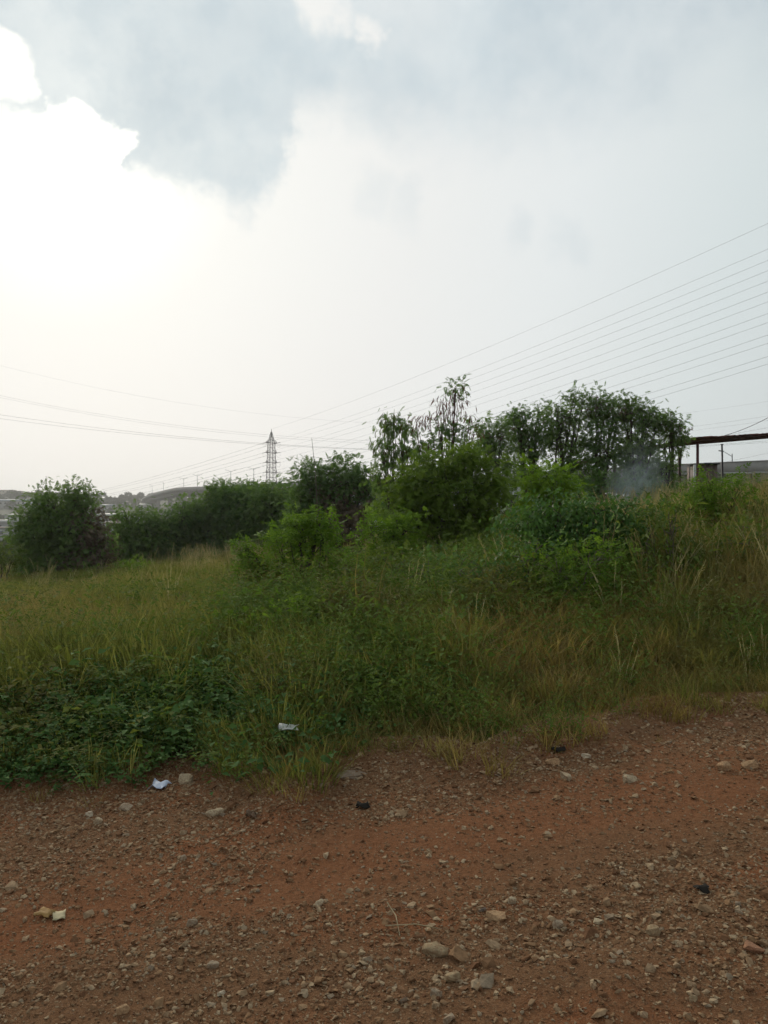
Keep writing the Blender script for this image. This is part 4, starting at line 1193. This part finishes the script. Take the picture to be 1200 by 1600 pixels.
FC, FN = build_flyover()
for u, vt, D, lab in ((260, 758, 700, 'tiny farthest lamp post on the curve of the flyover'), (270.5, 752.5, 620, 'second farthest lamp post on the flyover, left of the twin armed ones'),
                      (290, 746.5, 510, 'twin armed lamp post above the flyover bend, third from left'), (320, 741.5, 462, 'twin armed lamp post above the flyover, fourth from left'),
                      (361, 735, 405, 'twin armed lamp post just left of the tree tips by the pylon'), (413, 730, 372, 'lamp post half hidden beside the left leg of the pylon')):
    x = (u - 600) / F * D
    i = int(np.argmin(np.abs(FC[:, 1] - D))); zb = FC[i][2] - 1.2
    zt = EYE + (800 - vt) / F * D
    xf = FC[i][0]
    street_lamp((xf, FC[i][1], zb), zt - zb - .4, (1, 0), u > 280, lab, .14)
LX = (1144 - 600) / F * 140
street_lamp((LX, 118 + 22, 8.0), EYE + (800 - 709) / F * 140 - 8.0, (.95, .3), False, 'grey single armed street lamp showing above the flyover parapet at right', .10)

# ------------------------------------------------------------------ shelter, kiosk, walls
def build_shelter():
    y0, y1 = 35.0, 39.6
    x = lambda u, y: (u - 600) / F * y
    cols = [(905, 722), (1080, 685.5), (1123, 682.5), (1260, 674)]
    g = hh(x(1090, 36), 36)
    base = np.array([x(1090, 36), 36.5, g])
    root = empty('shelter', tuple(base), 'open shelter with a sagging rusty sheet roof on thin posts at right', 'shelter')
    # corrugated sheets laid side by side: each one a part
    path = []
    for (u, v) in cols: path.append((x(u, y0), EYE + (800 - v) / F * y0))
    path = np.array(path); L = np.concatenate([[0], np.cumsum(np.hypot(*np.diff(path, axis=0).T))])

    def at(s): return np.interp(s, L, path[:, 0]), np.interp(s, L, path[:, 1])
    def back(q): return float(np.interp(q, L, [1.0, 1.0, .80, .42]))
    n = 10; w = L[-1] / n
    for i in range(n):
        mb = MB(); ss = np.linspace(i * w, (i + 1) * w + .05, 17); top = []; dz = .012 * (i % 2) + RS.uniform(-.015, .015)
        rows = []
        for yy, lift in ((y0 - .1, .02), ((y0 + y1) / 2, -.02), (y1, .0)):
            rows.append([(at(s)[0] + (yy - y0) * .02, y0 + (yy - y0) * back(s) + RS.uniform(-.01, .01), at(s)[1] + lift + dz + .022 * math.sin(k * math.pi / 2)) for k, s in enumerate(ss)])
        rings = [r + [(p[0], p[1], p[2] - .012) for p in r[::-1]] for r in rows]
        mb.loft(rings); mb.build('roof_sheet', M['rust_roof'], root, False, base)
    for yy in (y0 + .35, (y0 + y1) / 2, y1 - .35):
        mb = MB(); s = np.linspace(.1, L[-1] - .1, 12); pts = [(at(q)[0], y0 + (yy - y0) * back(q), at(q)[1] - .055) for q in s]; mb.tube(pts, .03, 4); mb.build('purlin', M['rust_roof'], root, False, base)
    for u, yy, mat, r in ((1090, y0 + .35, 'post_red', .06), (1062, y1 - .35, 'post_pale', .08), (1128, y0 + 2.9, 'post_dark', .04), (960, y0 + .35, 'post_red', .07), (1240, y0 + .35, 'post_red', .08), (1010, y1 - .35, 'post_pale', .08)):
        xx = x(u, yy); zt = np.interp(xx, path[:, 0], path[:, 1]) - .15; zb = hh(xx, yy) - .1
        mb = MB(); mb.tube([(xx + (.06 if u == 1128 else 0), yy, zb), (xx, yy, zt)], r, 6); mb.box((xx, yy, zt - .02), (r * 3, r * 3, .03)); mb.build('post', M[mat], root, True, base)
    # service cable to the roof
    pts = [px(1123 + 110 * t, 683 - 50 * t * (.55 + .45 * t), 36.5 - 6 * t) for t in np.linspace(0, 1, 14)]
    wire('service_cable', pts, .012, 'cable_black', 'thick black cable running up right from the rusty shelter roof', group='overhead service cables')


def build_kiosk():
    y = 42.0; x0, x1 = (1090 - 600) / F * y, (1121 - 600) / F * y; zt = EYE + (800 - 726) / F * y; zb = hh(x0, y) - .1
    base = np.array([(x0 + x1) / 2, y, zb]); root = empty('kiosk', tuple(base), 'rusty brown sheet metal kiosk behind the shelter posts', 'kiosk')
    n = 4; w = (x1 - x0) / n
    for i in range(n):
        mb = MB(); mb.box((x0 + w * (i + .5), y + .012 * (i % 2), (zt + zb) / 2), (w - .012, .05, zt - zb)); mb.build('wall_panel', M['kiosk'], root, False, base)
    for xx in (x0 + .02, x1 - .02):
        mb = MB(); mb.box((xx, y + .75, (zt + zb) / 2 - .01), (.05, 1.42, zt - zb - .02)); mb.build('side_wall', M['kiosk'], root, False, base)
    mb = MB(); mb.box(((x0 + x1) / 2, y + .7, zt + .04), (x1 - x0 + .14, 1.7, .06)); mb.box(((x0 + x1) / 2 + .1, y + .3, zt + .09), (.35, .3, .05)); mb.build('roof', M['post_dark'], root, False, base)
    mb = MB(); mb.box((x0 - .16, y - .05, (zt + zb) / 2), (.13, .13, zt - zb)); mb.build('corner_post', M['wall_pale'], root, False, base)
    mb = MB(); mb.tube([(x0 - .1, y - .02, zt + .02), (x0 - .42, y - .02, zt + .02), (x0 - .42, y - .02, zb + 1.2), (x0 - .1, y - .02, zb + 1.2)], .035, 4); mb.build('side_frame', M['post_dark'], root, False, base)


def build_wall():
    y = 60.0; x0 = (1030 - 600) / F * y; x1 = (1420 - 600) / F * y
    zb = hh(x0, y) - .6; zt = EYE + (800 - 742) / F * y
    base = np.array([(x0 + x1) / 2, y, zb]); root = empty('boundary_wall', tuple(base), 'olive cream panelled boundary wall under the flyover at right', 'wall')
    n = 8; w = (x1 - x0) / n
    for i in range(n):
        xx = x0 + w * (i + .5); dz = .018 * i * w
        for j in range(3):
            hh_ = (zt - zb) / 3; mb = MB(); mb.box((xx, y + .01 * j, zb + dz + hh_ * (j + .5)), (w - .2, .08, hh_ - .02)); mb.build('panel', M['wall_cream'], root, False, base)
        mb = MB(); mb.box((xx - w / 2, y - .02, (zb + zt) / 2 + dz + .05), (.19, .2, zt - zb + .1)); mb.build('post', M['wall_cream'], root, False, base)
        mb = MB(); mb.box((xx, y, zt + dz + .06), (w - .2, .2, .1)); mb.build('coping', M['wall_pale'], root, False, base)


def house(u, v, wpx, hpx, D, wall, roof, kind, lab, depth=9.0, name='house'):
    """building whose roof line top centre is seen at (u, v)"""
    w = wpx / F * D; x = (u - 600) / F * D; zt = EYE + (800 - v) / F * D; zb = min(hh(x, D), hh(x, D + depth)) - 1.0
    hv = max(hpx / F * D, 2.5); zb = max(min(zb, zt - hv), zt - hv - 14)
    base = np.array([x, D, zb]); root = empty(name, tuple(base), lab, 'building', 'far buildings of the town')
    rh = min(2.0, hv * .35) if kind != 'flat' else .35
    mb = MB(); mb.box((x, D + depth / 2, (zb + zt - rh) / 2), (w, depth, zt - rh - zb)); mb.build('wall', M[wall], root, False, base)
    mb = MB()
    if kind == 'flat': mb.box((x, D + depth / 2, zt - rh / 2 + .01), (w + .5, depth + .5, rh))
    else:
        a, b = w / 2 + .5, depth / 2 + .6; z0 = zt - rh + .01; yc = D + depth / 2; k = a * (.55 if kind == 'hip' else 1.0)
        mb.add([(x - a, yc - b, z0), (x + a, yc - b, z0), (x + a, yc + b, z0), (x - a, yc + b, z0), (x - k, yc, zt), (x + k, yc, zt)],
               [(0, 1, 5, 4), (2, 3, 4, 5), (3, 2, 1, 0)], [(1, 2, 5), (3, 0, 4)])
    mb.build('roof', M[roof], root, False, base)
    nw = max(2, int(w / 3.2)); nf = max(1, int((hv - rh) / 3.2))
    for f in range(nf):
        for i in range(nw):
            wx = x - w / 2 + w * (i + .5) / nw; wz = zt - rh - 1.7 - 3.1 * f
            mb = MB(); mb.box((wx, D - .02, wz), (1.2, .12, 1.3)); wd = mb.build('window', M['glass_dark'], root, False, base)
    return root


def build_town():
    H = [(8, 765.5, 22, 16, 880, 'house_a', 'roof_brown', 'flat', 'long flat topped beige block on the skyline at the left edge'),
         (24, 767, 14, 12, 900, 'house_a', 'roof_pale', 'flat', 'lower pale wing right of the flat topped skyline block'),
         (15, 780, 62, 9, 640, 'house_b', 'roof_blue', 'gable', 'long blue grey roofed shed below the skyline at left'),
         (52, 784, 30, 9, 600, 'house_b', 'roof_blue', 'gable', 'shorter blue grey shed behind the round left tree'),
         (0, 812, 46, 12, 330, 'house_b', 'roof_pale', 'gable', 'pale roofed house at the left edge above the shrub'),
         (10, 824, 60, 16, 300, 'house_b', 'roof_brown', 'flat', 'low dark grey building at the left edge with a pale fascia'),
         (18, 803, 22, 8, 420, 'house_c', 'roof_pale', 'hip', 'small whitish house among the trees left of the round tree'),
         (172, 802, 44, 12, 380, 'house_b', 'roof_pale', 'gable', 'broad pale shed roof right of the round left tree'),
         (208, 801, 18, 10, 400, 'house_c', 'roof_pale', 'hip', 'small pale house just left of the flyover bend'),
         (165, 788, 20, 8, 620, 'house_b', 'roof_blue', 'gable', 'grey hillside house above the broad pale shed'),
         (190, 783, 22, 8, 700, 'house_c', 'roof_brown', 'hip', 'brown roofed hillside house under the skyline trees'),
         (222, 787, 18, 8, 640, 'house_b', 'roof_pale', 'gable', 'grey hillside house touching the flyover end'),
         (150, 781, 16, 8, 760, 'house_a', 'roof_brown', 'hip', 'beige hillside house behind the brown branches of the round tree'),
         (178, 815, 34, 10, 300, 'house_b', 'roof_brown', 'gable', 'low dull roof just above the thicket at its left end'),
         (118, 790, 30, 8, 560, 'house_c', 'roof_pale', 'gable', 'pale house glimpsed through the round left tree')]
    for a in H: house(*a)
    house(622, 766, 190, 44, 92, 'wall_pale', 'roof_pale', 'flat', 'pale low building glimpsed through gaps in the middle bushes', 10, 'building')
    house(830, 752, 230, 40, 84, 'wall_pale', 'roof_pale', 'flat', 'pale low building glimpsed between the right hand tree stems', 10, 'building')
    for u, vt, D, lab in ((72, 744, 700, 'tall thin mast on the skyline above the round left tree'), (59.5, 758, 720, 'short thin mast left of the tall skyline mast')):
        p = px(u, vt, D); zb = hh(p.x, D) - 1
        root = empty('radio_mast', (p.x, D, zb), lab, 'mast', 'masts on the skyline')
        mb = MB(); H_ = p.z - zb; mb.tube([(0, 0, 0), (0, 0, H_)], [.45, .2], 4); mb.build('pole', M['steel'], root)
        mb = MB(); mb.box((0, 0, H_ * .88), (1.2, .4, 1.6)); mb.build('antenna', M['lamp_grey'], root)
    # distant trees: one mass on the hillside and in the valley
    rs = np.random.RandomState(5); protos = []
    FARL = leaf_mat('far_leaf', (0.022, 0.035, 0.016), (0.038, 0.052, 0.024), (0.06, 0.075, 0.034), .2, .7)
    for i in range(4):
        n = 420; d = nrm(rs.normal(0, 1, (n, 3))); d[:, 2] = np.abs(d[:, 2]) * 1.1 - .25
        lob = 1 + .35 * np.sin(d[:, 0] * 5 + i) * np.cos(d[:, 1] * 4 + 2 * i)
        pos = d * rs.uniform(.55, 1, (n, 1)) * lob[:, None] * np.array([1, 1, .8]) + np.array([0, 0, .75])
        V, Q, r = place_leaves('ovate', pos, d + rs.normal(0, .6, (n, 3)), rs.normal(0, 1, (n, 3)), rs.uniform(.22, .42, n), rs.rand(n))
        protos.append(mesh_np('far_crown', V, Q, None, FARL, r))
    P = []
    while len(P) < 620:
        D = rs.uniform(110, 1000); u = rs.uniform(-160, 520); x = (u - 600) / F * D
        if D < 260 and u > 10 and rs.rand() < .3: pass
        if np.min(np.hypot(FC[:, 0] - x, FC[:, 1] - D)) < 11 or (215 < u < 470 and D < 700): continue
        vtop = 800 - (hh(x, D) + 7 - EYE) * F / D
        if D < 300 and vtop < 835: continue
        if D < 600 and vtop < 795: continue
        P.append((x, D, hh(x, D) - .5))
    P = np.array(P); n = len(P); s = rs.uniform(2.4, 4.4, n)
    tag(scatter('distant_trees', P, np.stack([rs.normal(0, .1, n), rs.normal(0, .1, n), rs.uniform(0, 6.28, n)], 1), np.stack([s, s, s * rs.uniform(.8, 1.25, n)], 1),
                rs.randint(0, 4, n), protos, 'hazy mass of trees covering the distant hillside town'), None, None)


build_shelter(); build_kiosk(); build_wall(); build_town()

# thin pale pole in front of the centre tree
_p0 = px(496, 795, 27.0); _p1 = px(487, 684, 27.0)
_mb = MB(); _gz = hh(_p0.x, 27) - .1
_pts = np.array([(_p0.x + .02, 27, _gz), tuple(_p0), tuple((_p0 + _p1) / 2 + Vector((.03, 0, 0))), tuple(_p1)])
_mb.tube(_pts, [.018, .016, .013, .007], 6)
_o = _mb.build('dry_pole', M['dry_wood'], None, True, _pts[0]); _o.location = _pts[0]
tag(_o, 'slender pale dry pole standing in front of the dark spreading tree', 'pole')

# ------------------------------------------------------------------ litter
def litter(name, u, v, wpx, hpx, mat, lab, cat, seed, n=5, crumple=.35, thick=.003):
    x, y, z = on_road(u, v); w = wpx / F * y; d = hpx / F * y * 2.2; r = np.random.RandomState(seed)
    g = np.linspace(-.5, .5, n); X, Y = np.meshgrid(g, g)
    jag = 1 + r.uniform(-.28, .22, (n, n)); X = X * jag; Y = Y * (1 + r.uniform(-.28, .22, (n, n)))
    Z = r.uniform(0, 1, (n, n)) * crumple * w
    top = np.stack([X * w, Y * d, Z + thick + .003], -1).reshape(-1, 3); bot = top - np.array([0, 0, thick])
    a = np.array([j * n + i for j in range(n - 1) for i in range(n - 1)])
    Q = [(q, q + 1, q + n + 1, q + n) for q in a] + [(q + n * n + n, q + n * n + n + 1, q + n * n + 1, q + n * n) for q in a]
    ring = [i for i in range(n)] + [n * i + n - 1 for i in range(1, n)] + [n * n - 1 - i for i in range(1, n)] + [n * (n - 1) - n * i for i in range(1, n - 1)]
    for i in range(len(ring)):
        p, q = ring[i], ring[(i + 1) % len(ring)]; Q.append((p, p + n * n, q + n * n, q))
    me = mesh_np(name, np.concatenate([top, bot]), Q, None, M[mat], None, False)
    o = link(name, me); o.location = (x, y, z); o.rotation_euler = (0, .06, r.uniform(-.3, .5))
    return tag(o, lab, cat)


M['plastic_white'] = plain_mat('plastic_white', (0.55, 0.60, 0.72), .45, .25, 30)
M['paper'] = plain_mat('paper', (0.60, 0.60, 0.55), .8, .2, 20)
M['leaf_yellow'] = plain_mat('dry_leaf_yellow', (0.36, 0.21, 0.07), .8, .4, 25)
M['paper_cream'] = plain_mat('paper_cream', (0.45, 0.38, 0.22), .8, .25, 25)
M['plastic_black'] = plain_mat('plastic_black', (0.030, 0.025, 0.020), .9, .3, 20, spec=0.1)
M['leaf_brown'] = plain_mat('dry_leaf_brown', (0.13, 0.075, 0.04), .85, .4, 25)
litter('plastic_scrap', 249, 1238, 27, 13, 'plastic_white', 'crumpled bluish white plastic scrap on the stones at left', 'litter', 1)
litter('paper_scrap', 93, 1431, 20, 13, 'paper_cream', 'torn cream paper scrap on the red wheel track', 'litter', 2, crumple=.2)
litter('dry_leaf', 70, 1430, 26, 9, 'leaf_yellow', 'curled yellow dry leaf beside the cream paper scrap', 'leaf', 3, crumple=.25)
litter('dry_leaf', 392, 1284, 15, 9, 'leaf_brown', 'curled brown dead leaf under the roadside grass tuft', 'leaf', 4, crumple=.6)
litter('plastic_scrap', 1096, 1391, 20, 9, 'plastic_black', 'black plastic scrap on the gravel near the right edge', 'litter', 5, crumple=.4)
litter('plastic_scrap', 872, 1182, 22, 7, 'plastic_black', 'black plastic scrap at the foot of the grass bank', 'litter', 6, crumple=.25)
litter('plastic_scrap', 567, 1263, 22, 8, 'plastic_black', 'dark crumpled rag on the stones below the flat slab', 'litter', 8, crumple=.4)
_o = litter('paper_scrap', 450, 1142, 24, 9, 'paper', 'white paper scrap caught in the roadside weeds', 'litter', 7, crumple=.3)
_q = px(450, 1142, 5.1); _o.location = _q
_x, _y, _z = on_road(548, 1226)
_me = hull_mesh('stone_slab', M['rock_slate'], 20, 1.0, 777, bev=True); _o = link('stone_slab', _me)
_o.location = (_x, _y + .05, _z + .015); _o.scale = (.25, .17, .035); _o.rotation_euler = (.05, .04, .08)
tag(_o, 'flat grey slab at the edge of the grass in the middle', 'rock')


def straw(u0, v0, u1, v1, lab):
    a = on_road(u0, v0); b = on_road(u1, v1); a = np.array(a) + (0, 0, .02); b = np.array(b) + (0, 0, .018)
    mb = MB(); m = (a + b) / 2 + np.array([.01, 0, .012]); mb.tube([a, m, b], [.0028, .0024, .0016], 5)
    o = mb.build('straw', M['straw_stalk'], None, True, a); o.location = a; tag(o, lab, 'straw')


M['straw_stalk'] = plain_mat('straw_stalk', (0.38, 0.29, 0.16), .8, .2, 20)
straw(605, 1421, 625, 1472, 'pale dry straw stalk pointing down in the lower middle gravel')
straw(602, 1457, 690, 1459, 'thin straw stalk lying level across the gravel')

# ------------------------------------------------------------------ smoke and haze
def build_air():
    m, t = new_mat('smoke')
    tc = t.n('ShaderNodeTexCoord'); P = tc.outputs['Object']
    wob = t.noise(P, 2.2, 4, .6, .6); fine = t.noise(P, 5.5, 5, .65, 1.2)
    r = t.vm('LENGTH', P)
    fall = t.m('POWER', t.m('SUBTRACT', 1.0, r, clamp=True), 1.7)
    den = t.m('MULTIPLY', fall, t.sstep(t.m('ADD', t.m('MULTIPLY', wob, .5), t.m('MULTIPLY', fine, .5)), .42, .62))
    v = t.n('ShaderNodeVolumePrincipled'); v.inputs['Color'].default_value = RGB(.88, .95, 1.0)
    t.link(t.m('MULTIPLY', den, 1.5), v.inputs['Density']); v.inputs['Anisotropy'].default_value = .1
    o = t.n('ShaderNodeOutputMaterial'); t.link(v.outputs[0], o.inputs['Volume'])
    bm = bmesh.new(); bmesh.ops.create_icosphere(bm, subdivisions=3, radius=1.0); me = bpy.data.meshes.new('smoke'); bm.to_mesh(me); bm.free(); me.materials.append(m)
    o = link('smoke', me); c = px(992, 758, 26.5); o.location = c; o.scale = (1.2, 1.0, 1.9); o.rotation_euler = (0, .45, 0)
    tag(o, 'thin blue smoke drifting up before the right hand trees', kind='stuff')
    m, t = new_mat('haze')
    v = t.n('ShaderNodeVolumePrincipled'); v.inputs['Color'].default_value = RGB(.94, .95, .96); v.inputs['Density'].default_value = HAZE
    v.inputs['Anisotropy'].default_value = .45
    o = t.n('ShaderNodeOutputMaterial'); t.link(v.outputs[0], o.inputs['Volume'])
    mb = MB(); zlo, zhi = -24.0, 76.0
    mb.box((0, 950, (zlo + zhi) / 2), (5600, 5600, zhi - zlo))
    tag(mb.build('haze', m), 'pale haze filling the air over the valley', kind='stuff')


HAZE = 0.00032
build_air()
